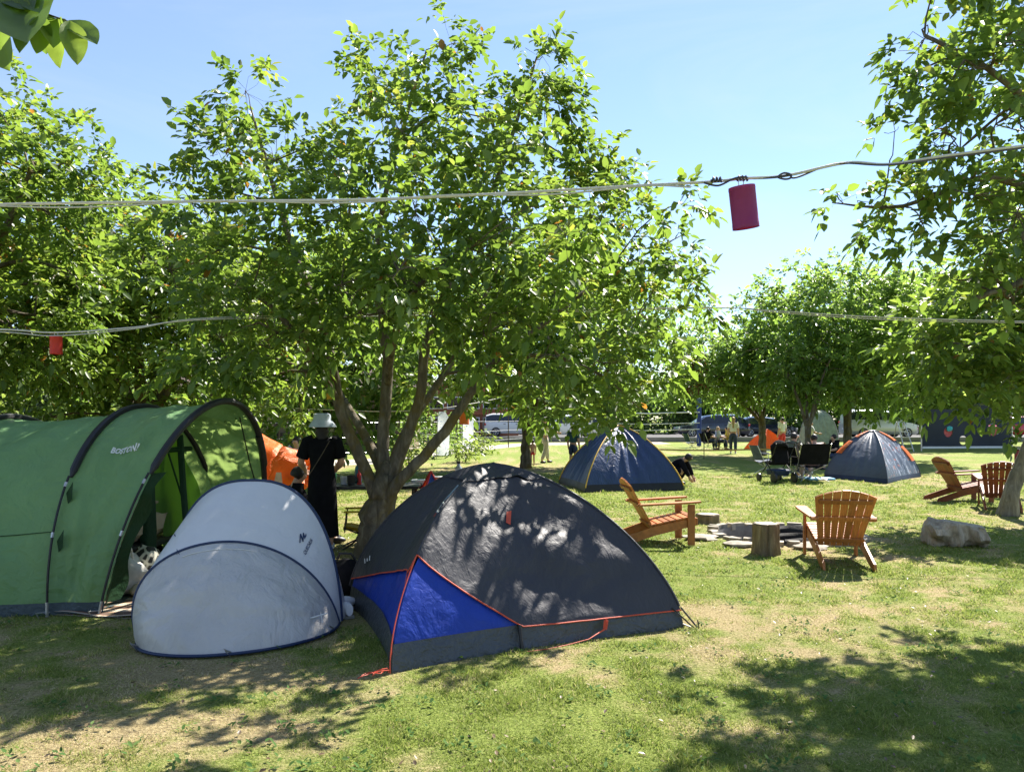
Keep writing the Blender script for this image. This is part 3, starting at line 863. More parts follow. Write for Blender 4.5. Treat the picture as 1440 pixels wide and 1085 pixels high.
# --- far backdrop trees and shrubs
def bush(name, label, cat, c, r, seed, leaf, dens, leafm, group=None, n=12, stem=.05):
    rng_ = random.Random(seed)
    bse = (c[0], c[1], 0)
    L = [([Vector(bse), Vector((c[0], c[1], c[2] * .4)), Vector((c[0], c[1], c[2] * .8)), Vector(c)], [stem, stem * .8, stem * .6, stem * .3])]
    t_ = make_tree(name, label, bse, L, auto_clumps(c, r, rng_, n, .42), seed, leaf, dens, bark='twig', leafm=leafm, per=3, simple=True, twigs=1, rust=0, flut=False)
    t_['category'] = cat
    if group: t_['group'] = group
    for ch in t_.children:
        if ch.name.startswith('trunk') and cat != 'tree': ch.name = 'stem'
        if ch.name.startswith('crown') and cat != 'tree': ch.name = 'foliage'
    return t_
far = [(-44, 60, 9, 5), (-33, 66, 8, 5.5), (-24, 74, 9, 6), (-9, 78, 8, 5.5), (2, 82, 9, 6), (20, 84, 8, 5.5), (30, 80, 9, 6), (42, 78, 10, 6), (56, 74, 9, 6),
       (-30, 46, 6.5, 4.5), (-23, 49, 7, 4.5), (-17, 52, 6, 4), (-6, 66, 6, 4), (11, 76, 5.5, 4.5), (25, 72, 5.5, 4.5), (36, 68, 6, 4.5), (49, 64, 7, 5)]
far_lab = ['dark far tree at the left end of the backdrop row', 'far tree second from the left behind the green tunnel tent', 'far tree behind the brown building', 'far tree behind the two white feather flags', 'far tree behind the white car', 'far tree behind the dark car on the road',
           'far tree behind the lawn to the right of the blond woman', 'far tree behind the light van', 'far tree at the right end of the backdrop row',
           'low dense tree behind the roof of the tunnel tent at the far left', 'low dense tree left of the brown building, nearer than the tall row', 'low dense tree at the right end of the brown building', 'low dense tree beside the brick building', 'low bushy tree behind the dark car and the pines',
           'low bushy tree behind the far row of camping chairs', 'low bushy tree behind the light van and step ladder', 'low bushy tree behind the target sheet']
proto = bush('far_tree', far_lab[0], 'tree', (0, 0, 4.6), (5.2, 4.6, 4.5), 31, .42, .5, 'leaf_far', 'trees beyond the road', 26, .25)
for k, (x_, y_, h_, r_) in enumerate(far):
    if k == 0:
        o = proto; o.location = (x_, y_, 0); o.scale = (r_ / 5,) * 2 + (h_ / 9,)
    else:
        o = dup(proto, (x_, y_, 0), k * 1.3, far_lab[k], (r_ / 5, r_ / 5, h_ / 9))
# clipped hedge and scrub closing the view behind the cars
def hedge(label, x0, x1, y_, h, n, seed):
    rng = np.random.default_rng(seed)
    x = (x0 - x1) / 2 + (x1 - x0) * rng.random(n)
    top = h * (.62 + .38 * fbm(x * .35 + seed, x * 0, seed, 4))
    pos = np.stack([x, rng.normal(0, .8, n), top * rng.random(n) ** .75], -1)
    B, D, LN, T = compound(pos, nrm(rng.normal(0, 1, (n, 3)) + np.array([[0, -.6, .4]])), rng, .34, 3, None, True)
    me = leaflets_mesh('hedge', B, D, LN, LN * .6, rng, M['leaf_far'], T * .7)
    o = bpy.data.objects.new('hedge', me); COL.objects.link(o); o.location = ((x0 + x1) / 2, y_, 0); tag(o, label, 'hedge')
hedge('long uneven hedge closing the view behind the parked cars', -8, 62, 67.5, 4.6, 4200, 5)
hedge('dark scrubby hedge behind the brown building on the left', -60, -9, 52, 4.2, 3200, 6)
# conifers
def conifer(label, base, h, r, seed):
    rng_ = np.random.default_rng(seed)
    root = thing('pine_tree', label, 'tree', base, 0, 'dark pines beyond the road')
    tb = MB(); tb.tube([(0, 0, 0), (0, 0, h * .5), (0, 0, h)], [.22, .15, .03], 8)
    pos = []; out = []
    for k in range(46):
        z = h * (.16 + .82 * k / 46); rad = r * (1 - k / 50) ** .8 * rng_.uniform(.6, 1.1)
        a = k * 2.4 + rng_.normal(0, .3)
        e = np.array([math.cos(a) * rad, math.sin(a) * rad, z - .12 * rad])
        s = np.array([0, 0, z])
        tb.tube([s, (s + e) / 2 + np.array([0, 0, .1]), e], [.04, .03, .01], 4, cap=False)
        for u in np.linspace(.25, 1, 8):
            pos.append(s + (e - s) * u + rng_.normal(0, .12, 3)); out.append(np.array([math.cos(a), math.sin(a), .1]))
    B, D, LN, T = compound(np.array(pos), np.array(out), rng_, .26, 4)
    tb.build('trunk', M['twig'], root)
    me = leaflets_mesh('crown', B, D, LN, LN * .35, rng_, M['leaf_pine'], T)
    o = bpy.data.objects.new('crown', me); COL.objects.link(o); o.parent = root
for k, (px, d, h, r, lb) in enumerate([(985, 70, 7.4, 1.7, 'dark pine seen between the crowns above the dark car'), (962, 74, 6.6, 1.6, 'shorter dark pine left of the pine above the dark car'), (20, 44, 6.0, 1.9, 'dark conifer at the far left above the tunnel tent'), (45, 48, 5.2, 1.7, 'smaller dark conifer behind the pale shrub on the far left')]):
    conifer(lb, ((px - CX) / FPX * d, d, 0), h, r, 50 + k)
bush('shrub', 'pale yellow green shrub behind the left end of the tunnel tent', 'shrub', (-14.6, 22, 1.5), (1.5, 1.2, 1.35), 61, .14, 9, 'leaf_pale', n=14)
bush('shrub', 'pale yellow green shrub showing between the roof arches of the tunnel tent', 'shrub', (-9.8, 20, 1.5), (1.5, 1.0, 1.2), 62, .14, 9, 'leaf_pale', n=14)
rng = np.random.default_rng(77)
pp_ = np.array([P(rng.uniform(944, 990), rng.uniform(486, 545), 31.5 + rng.normal(0, .3)) for _ in range(34)])
B, D, LN, T = compound(pp_, nrm(rng.normal(0, 1, pp_.shape) + np.array([[0, 0, -.6]])), rng, .15, 3)
me = leaflets_mesh('dead_leaves', B - np.array(tg.location), D, LN, LN * .5, rng, M['leaf_dead'], T)
o = bpy.data.objects.new('dead_leaves', me); COL.objects.link(o); o.parent = tg
tb = MB(); tb.tube([(8.2, 33, 3.9), P(985, 500, 31.6), P(955, 510, 31.5), P(944, 530, 31.5)], [.03, .025, .015, .006], 5); tb.build('branch', M['twig'], tg, world=True)
for (px, py, r_, lb) in [(678, 633, .55, 'low round bush on the lawn nearer the mid walnut'), (706, 631, .0, ''), (575, 652, .75, 'leafy bush at the near end of the gravel path'), (600, 640, .6, ''), (655, 644, .55, 'small round bush alone on the open lawn')]:
    if not lb: continue
    g_ = G(px, py + 6)
    bush('shrub', lb, 'shrub', (g_.x, g_.y, r_ * .8), (r_, r_, r_ * .8), 70 + px, .15, 8, 'leaf_pale', n=8, stem=.03)
for k, (px, d, h) in enumerate([(553, 29, 1.9), (596, 31, 1.9), (625, 33, 1.7), (640, 36, 1.5)]):
    x_ = (px - CX) / FPX * d
    bush('climbing_plant', ['climber on the leftmost fence post', 'climber between the two feather flags nearest the left flag', 'tall climber on the fence just right of the left flag', 'climber on the fence left of the right flag'][k], 'plant', (x_, d, h * .55), (.34, .34, h * .5), 90 + k, .14, 9, 'leaf_far', n=10, stem=.03)
# ------------------------------------------------------------------ far buildings
M['brown_wall'] = pmat('brown_plaster', (.20, .15, .09), .9, var=.2, vscale=1.5)
M['brick'] = pmat('red_brown_brick', (.26, .10, .055), .9, var=.25, vscale=3)
M['roof_tile'] = pmat('dark_roof_tile', (.10, .07, .055), .9, var=.25, vscale=5)
M['post'] = pmat('dark_brown_post', (.05, .035, .025), .8)
rt = thing('pavilion', 'low brown building with dark posts behind the woman in the bucket hat', 'building', (-10.5, 37, 0))
mb = MB(); mb.box((0, 2.5, 1.45), (11, 4, 2.9)); mb.build('wall', M['brown_wall'], rt, smooth=False)
mb = MB(); mb.box((0, -.05, .45), (11, .1, .9)); mb.build('low_wall', M['post'], rt, smooth=False)
mb = MB()
mb.prism([(-6, -.9), (6, -.9), (6, 5.2), (-6, 5.2)], 2.92, 3.05); mb.add([(-6, -.9, 3.06), (6, -.9, 3.06), (6, 2.2, 4.3), (-6, 2.2, 4.3), (6, 5.2, 3.06), (-6, 5.2, 3.06)], [(0, 1, 2, 3), (3, 2, 4, 5), (0, 3, 5), (1, 4, 2)])
mb.build('roof', M['roof_tile'], rt, smooth=False)
for k in range(8):
    mb = MB(); mb.box((-5.4 + k * 1.54, -.3, 1.46), (.16, .16, 2.9), bev=.02); mb.build('post', M['post'], rt, smooth=False)
for k in range(4):
    mb = MB(); mb.box((-4.2 + k * 2.8, .48, 1.5), (1.0, .06, 1.3), bev=.02); wn = mb.build('window', M['post'], rt, smooth=False)
    mb = MB(); mb.box((-4.2 + k * 2.8, .44, 1.5), (.86, .03, 1.16)); mb.build('pane', M['glass'], wn, smooth=False)
rt = thing('brick_building', 'red brown building with dark window rows beyond the feather flags', 'building', (-3.1, 60, .26))
mb = MB(); mb.box((0, 2.5, 2.0), (7.2, 5, 4.0)); mb.build('wall', M['brick'], rt, smooth=False)
mb = MB(); mb.box((0, 2.4, 4.12), (7.8, 5.8, .22), bev=.03); mb.build('roof', M['roof_tile'], rt, smooth=False)
for r_ in range(2):
    for k in range(5):
        mb = MB(); mb.box((-2.8 + k * 1.4, -.03, .95 + r_ * 1.6), (1.14, .08, .95), bev=.01); wn = mb.build('window', M['white'], rt, smooth=False)
        mb = MB(); mb.box((-2.8 + k * 1.4, -.075, .95 + r_ * 1.6), (1.0, .03, .82)); mb.build('pane', M['glass'], wn, smooth=False)
mb = MB(); mb.box((0, -.06, 1.72), (7.2, .12, .12)); mb.build('ledge', pmat('orange_ledge', (.4, .13, .06), .8), rt, smooth=False)

# ------------------------------------------------------------------ cars
def car(label, paint, loc, rotz, L=4.5, W=1.82, H=1.62, bonnet=.26, cabin=(.22, .97), boxy=0):
    """faces -X (front at the left)"""
    rt = thing('parked_car', label, 'car', loc, rotz, 'cars parked beyond the lawn')
    gz = .22
    def prof(u):   # u 0 front..1 rear : (bottom, shoulder, roof, half width)
        sh = np.interp(u, [0, .03, .10, .26, .5, .9, .97, 1], [.62, .74, .82, .93, .96, 1.0, .98, .80]) * H / 1.62
        a, b_ = cabin
        rf = np.interp(u, [0, a, a + .17, a + .32, .80 + .05 * boxy, b_, 1], [0, 0, .86, 1.0, .97, .30 + .5 * boxy, 0])
        roof = sh + rf * (H - .96 * H / 1.62)
        hw = W / 2 * np.interp(u, [0, .05, .15, .85, .96, 1], [.72, .90, 1, 1, .95, .84])
        return gz + .06 * (u < .04 or u > .97), float(sh), float(roof), float(hw)
    us = [0, .015, .04, .08, .13, .18, cabin[0], .28, .33, .39, .46, .54, .62, .70, .78, .85, .90, .94, .97, .99, 1]
    rows = []; side = []
    for u in us:
        b_, sh, ro, hw = prof(u); x_ = (u - .5) * L
        half = [(hw * .9, b_), (hw, b_ + .14), (hw * 1.0, (b_ + sh) / 2), (hw * .975, sh), (hw * .975 - (ro - sh) * .30, sh + (ro - sh) * .88), (hw * .75 - (ro - sh) * .30, ro)]
        rows.append([(x_, y_, z_) for y_, z_ in half] + [(x_, -y_, z_) for y_, z_ in half[::-1]])
        side.append((x_, half[3], half[4]))
    mb = MB(); mb.grid(rows, wrap=True); n_ = len(rows[0]); mb.add(rows[0], [tuple(range(n_))]); mb.add(rows[-1], [tuple(range(n_))[::-1]])
    mb.build('body', paint, rt, angle=35)
    for sy in (-1, 1):
        mb = MB()
        sel = [s_ for s_ in side if s_[2][1] - s_[1][1] > .2]
        mb.grid([[(x_, sy * (a[0] + .012 - (a[0] - c[0]) * f), a[1] + (c[1] - a[1]) * f) for f in (.10, .5, .92)] for x_, a, c in sel]); mb.build('side_window', M['glass'], rt)
        for q in (.47, .68):
            mb = MB()
            b_, sh, ro, hw = prof(q); x_ = (q - .5) * L
            mb.box((x_ - .12, sy * (hw + .012), sh - .1), (.16, .03, .03)); mb.build('door_handle', M['black'], rt, smooth=False)
        for ux in (.185, .80):
            x_ = (ux - .5) * L; r_ = .34
            mb = MB(); mb.lathe([(r_ * .62, -.10), (r_, -.09), (r_ * 1.02, 0), (r_, .09), (r_ * .62, .10)], (x_, sy * (W / 2 - .07), r_), 24, rot=Euler((R(90), 0, 0)).to_matrix()); wh = mb.build('wheel', M['black'], rt)
            mb = MB(); cx_, cy_ = x_, sy * (W / 2 + .035)
            mb.lathe([(0, -.01), (r_ * .22, -.01), (r_ * .22, .01), (0, .01)], (cx_, cy_, r_), 12, rot=Euler((R(90), 0, 0)).to_matrix())
            for k in range(5):
                a_ = k * 2 * PI / 5
                mb.tube([(cx_ + .05 * math.cos(a_), cy_, r_ + .05 * math.sin(a_)), (cx_ + r_ * .62 * math.cos(a_), cy_, r_ + r_ * .62 * math.sin(a_))], [.035, .05], 6)
            mb.tube([(cx_ + r_ * .62 * math.cos(t_), cy_, r_ + r_ * .62 * math.sin(t_)) for t_ in np.linspace(0, 2 * PI, 24)[:-1]], .025, 6, closed=True)
            mb.build('rim', M['steel'], wh)
        b_, sh, ro, hw = prof(.03)
        mb = MB(); mb.box((-.475 * L, sy * hw * .80, sh - .10), (.16, .34, .13), Euler((0, 0, sy * .35)).to_matrix(), bev=.03); mb.build('headlight', M['steel'], rt)
        b_, sh, ro, hw = prof(.98)
        mb = MB(); mb.box((.485 * L, sy * hw * .86, sh - .06), (.12, .36, .16), bev=.03); mb.build('tail_light', M['red'], rt)
    a, b_ = cabin
    mb = MB()
    for (u0, u1, f0, f1) in ((a + .02, a + .16, 0, 0), (.86 if not boxy else .945, b_ - .015, 0, 0)):
        rr_ = []
        for u in (u0, (u0 + u1) / 2, u1):
            _, sh, ro, hw = prof(u); rr_.append([((u - .5) * L + (-.02 if u < .5 else .02), y_ * (hw * .75 - (ro - sh) * .30), ro + .012) for y_ in (-1, 0, 1)])
        mb.grid(rr_)
    mb.build('windscreen', M['glass'], rt)
    mb = MB(); mb.box((.497 * L, 0, .62), (.03, .5, .12)); mb.build('number_plate', M['white'], rt, smooth=False)
    return rt
P_white = pmat('white_car_paint', (.70, .71, .72), .25, var=.03, bstr=0, coat=.6)
P_black = pmat('blue_black_car_paint', (.012, .018, .04), .2, var=.05, bstr=0, coat=.8)
P_silver = pmat('silver_car_paint', (.50, .52, .52), .3, .3, var=.03, bstr=0, coat=.6)
P_red = pmat('red_car_paint', (.45, .02, .03), .25, var=.05, bstr=0, coat=.6)
RZ = .262
car('white car parked behind the mid lawn trunk', P_white, ((799 - 720) / 1080 * 53.6, 53.8, RZ), 0)
car('blue black car parked behind the sports net pole', P_black, ((1001 - 720) / 1080 * 54, 54.2, RZ), 0, 5.0, 1.9, 1.62)
car('dark car behind the blond woman, partly hidden by leaves', P_black, ((1078 - 720) / 1080 * 56, 56.5, RZ), R(180), 4.4, 1.8, 1.45)
car('white car half hidden behind the step ladder and the orange edged tent', P_silver, ((1240 - 720) / 1080 * 53.5, 54, RZ), R(180), 4.9, 1.95, 1.95, boxy=1)
car('red car cut off by the right edge of the photo', P_red, ((1478 - 720) / 1080 * 50, 54.2, RZ), R(4), 4.4, 1.8, 1.5)
car('white car with a dark interior beside the brick building', P_white, ((722 - 720) / 1080 * 57, 57.4, RZ), R(180), 4.3, 1.8, 1.7, boxy=1)

# ------------------------------------------------------------------ fence along the path, feather flags
rt = thing('wire_fence', 'thin posted wire fence along the gravel path', 'fence', (-10, 23.5, 0))
fp = [(-17, 21.7), (-13.2, 22.4), (-10.3, 23.0), (-7.4, 24.4), (-5.0, 26.0), (-4.2, 28.6), (-3.3, 31.5), (-2.45, 34.2), (-1.4, 38.2), (-.2, 42.4), (.9, 45.0)]
for x_, y_ in fp:
    mb = MB(); mb.tube([(x_, y_, -.05), (x_, y_, 1.75)], .03, 6); mb.build('post', M['post'], rt, world=True)
for z_ in (.45, .95, 1.45):
    mb = MB(); mb.tube([(x_, y_ - .03, z_) for x_, y_ in fp], .007, 4); mb.build('wire', M['steel'], rt, world=True)
m, t, out = _mat('printed_flag_cloth')
n_ = noise(t, 4, 2, .5, 2.5, stretch=(2.5, 1, 1.2))
r_ = ramp(t, n_.outputs[0], [(.56, (.66, .68, .72)), (.58, (.08, .15, .38)), (.62, (.66, .68, .72))])
b = nd(t, 'ShaderNodeBsdfPrincipled'); b.inputs['Roughness'].default_value = .7
t.links.new(r_.outputs[0], b.inputs['Base Color'])
tr = nd(t, 'ShaderNodeBsdfTranslucent'); t.links.new(r_.outputs[0], tr.inputs[0])
ms = nd(t, 'ShaderNodeMixShader'); ms.inputs[0].default_value = .35
t.links.new(b.outputs[0], ms.inputs[1]); t.links.new(tr.outputs[0], ms.inputs[2]); t.links.new(ms.outputs[0], out.inputs[0])
def flag(label, x_, y_, h, wd, lean):
    rt = thing('feather_flag', label, 'flag', (x_, y_, 0), 0, 'feather flags by the path')
    mb = MB(); mb.tube([(0, 0, 0), (lean * .5, 0, h * .5), (lean, 0, h * .92), (lean + wd * .6, 0, h)], .018, 6); mb.build('pole', M['steel'], rt)
    mb = MB(); mb.grid([[(lean * (z_ / h) + u * wd * (1 - .5 * max(0, z_ / h - .8) / .2), .06 * math.sin(z_ * 3 + u * 2), z_) for u in np.linspace(0.02, 1, 7)] for z_ in np.linspace(.12, h * .98, 14)])
    mb.build('banner', m, rt)
flag('white feather flag leaning behind the right limb of the big walnut', -3.02, 30.6, 1.9, .50, .08)
flag('white feather flag beside the small orange lantern', -2.5, 38.5, 2.0, .55, .05)

# ------------------------------------------------------------------ sports net, tape, target sheet, ladder
rt = thing('sports_net', 'slack sports net with white tapes and a blue padded pole', 'net', ((983 - 720) / 1080 * 43, 43, 0))
mb = MB(); mb.tube([(0, 0, 0), (0, 0, 2.75)], .04, 8); mb.build('pole', M['steel'], rt)
mb = MB(); mb.tube([(0, 0, .05), (0, 0, 2.7)], .13, 10); mb.build('pole_pad', pmat('blue_pad', (.015, .04, .22), .55), rt)
mb = MB(); mb.tube([(-6, 0, 0), (-6, 0, 2.5)], .05, 8); mb.build('pole', M['steel'], rt)
for z_, r_ in ((1.95, .035), (1.35, .02), (1.0, .02)):
    mb = MB(); mb.tube([(-6, -.14, z_), (-3, -.14, z_ - .08), (0, -.14, z_)], r_, 6); mb.build('tape', M['white'], rt)
mb = MB()
for k in range(41): mb.tube([(-6 + k * .15, -.14, .98), (-6 + k * .15, -.14, 1.93)], .004, 3, cap=False)
for k in range(6): mb.tube([(-6, -.14, 1.1 + k * .15), (-3, -.14, 1.04 + k * .15), (0, -.14, 1.1 + k * .15)], .004, 3, cap=False)
mb.build('netting', M['black'], rt)
rt = thing('barrier_tape', 'yellow and white tape strung low on thin poles across the far lawn', 'tape', ((990 - 720) / 1080 * 30.3, 30.3, 0))
for dx, hh in ((0, 1.15), (-2.2, .6), (3.0, .7)):
    mb = MB(); mb.tube([(dx, 0, 0), (dx, 0, hh)], .018, 6); mb.build('pole', M['black'], rt)
mb = MB(); mb.grid([[(x_, -.03, .33 - .02 * math.cos(x_ * 1.3) + z_) for x_ in np.linspace(-2.2, 3.0, 30)] for z_ in (0, .06)]); mb.build('tape', M['yellow_tape'] if 'yellow_tape' in M else pmat('yellow_strip', (.62, .40, .10), .6), rt)

rt = thing('target_sheet', 'dark navy throwing target sheet with round holes on a pale frame', 'game board', ((1360 - 720) / 1080 * 38, 38, 0), R(8))
W2, Hb, Ht = 2.42, .22, 2.05
holes = [(-1.02, .93, .26), (-.22, .42 + .10, .22), (1.42, .95, .30), (-.1, 1.75, .25)]
# sheet as a fine grid with the hole cells left out, then a ring closes each hole
mb = MB(); nx_, nz_ = 120, 70
vs = {}; 
def vid(i, j):
    if (i, j) not in vs:
        x_ = -W2 + 2 * W2 * i / nx_; z_ = Hb + (Ht - Hb + .35 * math.exp(-((x_ - .9) / .8) ** 2)) * j / nz_
        for hx, hz, hr in holes:
            dd = math.hypot(x_ - hx, z_ - hz)
            if hr * .86 < dd < hr * 1.12 and dd > 0: x_, z_ = hx + (x_ - hx) * hr / dd, hz + (z_ - hz) * hr / dd
        vs[(i, j)] = len(mb.v); mb.v.append((x_, .03 * math.sin(x_ * 2.1 + z_), z_))
    return vs[(i, j)]
for i in range(nx_):
    for j in range(nz_):
        x_ = -W2 + 2 * W2 * (i + .5) / nx_; z_ = Hb + (Ht - Hb) * (j + .5) / nz_
        if any(math.hypot(x_ - hx, z_ - hz) < hr * .93 for hx, hz, hr in holes): continue
        mb.f.append((vid(i, j), vid(i + 1, j), vid(i + 1, j + 1), vid(i, j + 1))); mb.m.append(0)
M['sheet'] = pmat('navy_sheet', (.010, .017, .034), .6, var=.2, vscale=2)
mb.build('sheet', M['sheet'], rt)
for sx in (-1, 1):
    mb = MB(); mb.tube([(sx * (W2 + .05), 0, 0), (sx * (W2 + .05), 0, 2.2)], .035, 8); mb.build('pole', M['steel'], rt)
mb = MB(); mb.box((0, -.0, Hb - .05), (2 * W2, .04, .10)); mb.build('bottom_band', M['white'], rt, smooth=False)
def pocket(nm, hx, hz, hr, mats_):
    mb = MB(); mb.lathe([(hr * .99, 0), (hr * .8, .10), (hr * .45, .20), (0, .24)], (hx, .05, hz), 24, rot=Euler((R(-90), 0, 0)).to_matrix()); mb.build('net_pocket', mats_, rt)
pocket('a', *holes[0], pmat('teal_red_print', (.55, .10, .10), .6)); pocket('b', *holes[2], pmat('pink_red_print', (.60, .13, .12), .6, var=.5, vscale=5))
mb = MB(); mb.blob((holes[0][0] + .05, -.02, holes[0][1] + .16), (.17, .04, .13), 10, 6); mb.build('patch', pmat('turquoise_print', (.05, .40, .42), .6), rt)
rt = thing('step_ladder', 'aluminium step ladder standing behind the orange edged tent', 'ladder', ((1268 - 720) / 1080 * 37, 37, 0), R(10))
for sx in (-1, 1):
    mb = MB(); mb.tube([(sx * .24 + .18, -.30, 0), (sx * .18 - .05, 0, 1.42)], .03, 6); mb.build('rail', M['steel'], rt)
    mb = MB(); mb.tube([(sx * .24 + .1, .50, 0), (sx * .18 - .05, .05, 1.42)], .024, 6); mb.build('rear_rail', M['steel'], rt)
for k in range(5):
    f = (k + .6) / 5.3
    mb = MB(); mb.box((.18 - .23 * f, -.30 + .30 * f, 1.42 * f), (.46 - .1 * f, .11, .03)); mb.build('step', M['steel'], rt, smooth=False)
# ------------------------------------------------------------------ tents
def V3(*a): return np.array(a, float)

def text_geo(s, size=1.0, bold=.0, shear=0):
    cu = bpy.data.curves.new('lettering', 'FONT')
    cu.body = s; cu.size = size; cu.offset = bold; cu.shear = shear; cu.resolution_u = 3
    o = bpy.data.objects.new('lettering', cu)
    COL.objects.link(o)
    dg = bpy.context.evaluated_depsgraph_get()
    me = bpy.data.meshes.new_from_object(o.evaluated_get(dg))
    vs = [tuple(v.co) for v in me.vertices]; fs = [tuple(p.vertices) for p in me.polygons]
    bpy.data.objects.remove(o); bpy.data.curves.remove(cu); bpy.data.meshes.remove(me)
    return vs, fs

def inv(S, px, py, nu=120, nv=120, u0=0, u1=1, v0=0, v1=1):
    best = None
    for i in range(nu + 1):
        for j in range(nv + 1):
            u = u0 + (u1 - u0) * i / nu; v = v0 + (v1 - v0) * j / nv
            p = S(u, v); q = proj(p)
            e = (q[0] - px) ** 2 + (q[1] - py) ** 2 + max(0, p[1] - 12) * 100
            if best is None or e < best[0]: best = (e, u, v)
    return best[1], best[2]

def on_surface(mb, vs, fs, S, o_px, x_px, y_px, wx, wy, off, m=0, **kw):
    """lay flat lettering (x right over wx, y up over wy) on S(u,v); three photo points give origin, right end, top"""
    o = np.array(inv(S, *o_px, **kw)); ax = np.array(inv(S, *x_px, **kw)) - o; ay = np.array(inv(S, *y_px, **kw)) - o
    out = []
    for x, y, *_ in vs:
        u, v = o + ax * x / wx + ay * y / wy
        p = S(u, v); du = S(u + .004, v) - p; dv = S(u, v + .004) - p
        n = nrm(np.cross(du, dv)); 
        if np.dot(n, np.array([0, 0, CAM_H]) - p) < 0: n = -n
        out.append(p + n * off)
    mb.add(out, fs, m)

# ---- dome tents --------------------------------------------------------
class Dome:
    def __init__(s, F, Rr, B, L, H, pc=1.6, pm=1.38, bow=.04, apex=None):
        s.c = [np.array((q[0], q[1], 0), float) for q in (F, Rr, B, L)]
        s.ctr = sum(s.c) / 4
        s.ap = np.array((apex[0], apex[1], 0), float) if apex is not None else s.ctr
        s.H, s.pc, s.pm, s.bow = H, pc, pm, bow
        s.disp = None
    def pu(s, u):
        return s.pm + (s.pc - s.pm) * abs(2 * u - 1) ** 1.6
    def vz(s, u, z):
        return math.asin(min(1, (z / s.H) ** (s.pu(u) / 2))) * 2 / PI
    def at(s, side, u, v, off=0, k=1.0):
        a, b = s.c[side % 4], s.c[(side + 1) % 4]
        q = a + (b - a) * u
        q = q + (s.ctr - q) * (s.bow * 4 * u * (1 - u))
        p = s.pu(min(1, max(0, u)))
        th = min(max(v, 0), 1) * PI / 2
        r = max(0, math.cos(th)) ** (2 / p); h = max(0, math.sin(th)) ** (2 / p)
        cc = s.ctr * (1 - h) + s.ap * h
        pt = cc + (q - s.ctr) * r + np.array((0, 0, h * s.H))
        if s.disp or off:
            n = pt - (s.ctr + np.array((0, 0, s.H * .1))); n = n / max(1e-6, np.linalg.norm(n))
            o = off + (s.disp(side, u, v) if s.disp else 0)
            pt = pt + n * o
        return pt
    def sheet(s, mb, side, lo, hi, nu=28, nv=24, off=0, m=0):
        cols = []
        for i in range(nu + 1):
            u = i / nu
            l = lo(u) if callable(lo) else lo; h = hi(u) if callable(hi) else hi
            cols.append([s.at(side, u, l + (h - l) * j / nv, off) for j in range(nv + 1)])
        mb.grid(cols, m)
    def edge(s, side, f, off=0, n=40, u0=0, u1=1):
        return [s.at(side, u0 + (u1 - u0) * i / n, f(u0 + (u1 - u0) * i / n), off) for i in range(n + 1)]

# charcoal dome in front
M['fly'] = fabric('charcoal_flysheet', (.034, .034, .042), .05, .56, .42, wr=.32, wscale=4.0, stretch=(1.6, 1.6, .8), tcol=(.04, .04, .045))
M['inner_blue'] = fabric('royal_blue_inner', (.012, .05, .38), .22, .45, .35, wr=.4, wscale=4, tcol=(.02, .07, .5))
M['tub'] = fabric('grey_groundsheet', (.045, .052, .058), .0, .38, .5, wr=.6, wscale=6)
M['piping'] = pmat('orange_red_piping', (.55, .075, .035), .55, var=.15)
F_, R_, L_ = (-.75, 4.84), (1.31, 5.88), (-1.39, 6.6)
B_ = (R_[0] + L_[0] - F_[0], R_[1] + L_[1] - F_[1] - .05)
dt = Dome(F_, R_, B_, L_, 1.20, 1.62, 1.34, .05, apex=(-.16, 6.35))
def fold(side, u, v):
    e = 4 * u * (1 - u) * math.sin(PI * min(1, max(0, v))) ** .7
    if side == 0:
        q = v * 1.0 + .34 * u + .05 * math.sin(5 * u + 1) + .06 * float(vnoise(u * 3, v * 3, 3))
        s_ = math.sin(q * 22) * .5 + .5
        f1 = (s_ ** 1.7) * .062 * (.35 + .65 * min(1, 1.4 * u)) * (1 if v > .12 else v / .12)
        f2 = (float(fbm(u * 9 + v * 6, v * 14 - u * 5, 9, 3)) - .5) * .05
        return e * (f1 + f2) - .015 * e
    q = v * .3 + u
    return e * (math.sin(q * 30) * .004 + (float(fbm(u * 8, v * 9, 19, 3)) - .5) * .016)
dt.disp = fold
root = thing('dome_tent', 'charcoal dome tent with royal blue corner and orange red piping', 'tent', (float(dt.ctr[0]), float(dt.ctr[1]), 0))
zF = .64
def hem0(u):   # side F->R
    pts = [(0, .66), (.06, .58), (.2, .41), (.34, .245), (.41, .155), (.55, .145), (.8, .135), (1, .13)]
    z = np.interp(u, [a for a, _ in pts], [b for _, b in pts]); return dt.vz(u, float(z))
def hem3(u):   # side L->F
    pts = [(0, .22), (.3, .36), (.55, .44), (.82, .52), (.90, .53), (.96, .6), (1, .66)]
    z = np.interp(u, [a for a, _ in pts], [b for _, b in pts]); return dt.vz(u, float(z))
def hemc(u): return dt.vz(u, .15)
mb = MB()
dt.sheet(mb, 0, hem0, 1, 90, 70, .022)
dt.sheet(mb, 1, hemc, 1, 30, 24, .022)
dt.sheet(mb, 2, hemc, 1, 30, 24, .022)
dt.sheet(mb, 3, hem3, 1, 60, 50, .022)
fly = mb.build('flysheet', M['fly'], root, world=True, angle=75)
mb = MB()
dt.sheet(mb, 0, lambda u: dt.vz(u, .12), lambda u: max(dt.vz(u, .13), hem0(u) + .03), 40, 16, .0)
dt.sheet(mb, 3, lambda u: dt.vz(u, .12), lambda u: hem3(u) + .03, 40, 16, .0)
mb.build('inner_wall', M['inner_blue'], root, world=True, angle=75)
mb = MB()
for sd_ in range(4):
    hz = (lambda u: dt.vz(u, .165))
    dt.sheet(mb, sd_, 0, hz, 40, 5, .008)
mb.build('groundsheet', M['tub'], root, world=True, angle=75)
mb = MB()
mb.tube(dt.edge(0, hem0, .026, 70), .0058, 6)
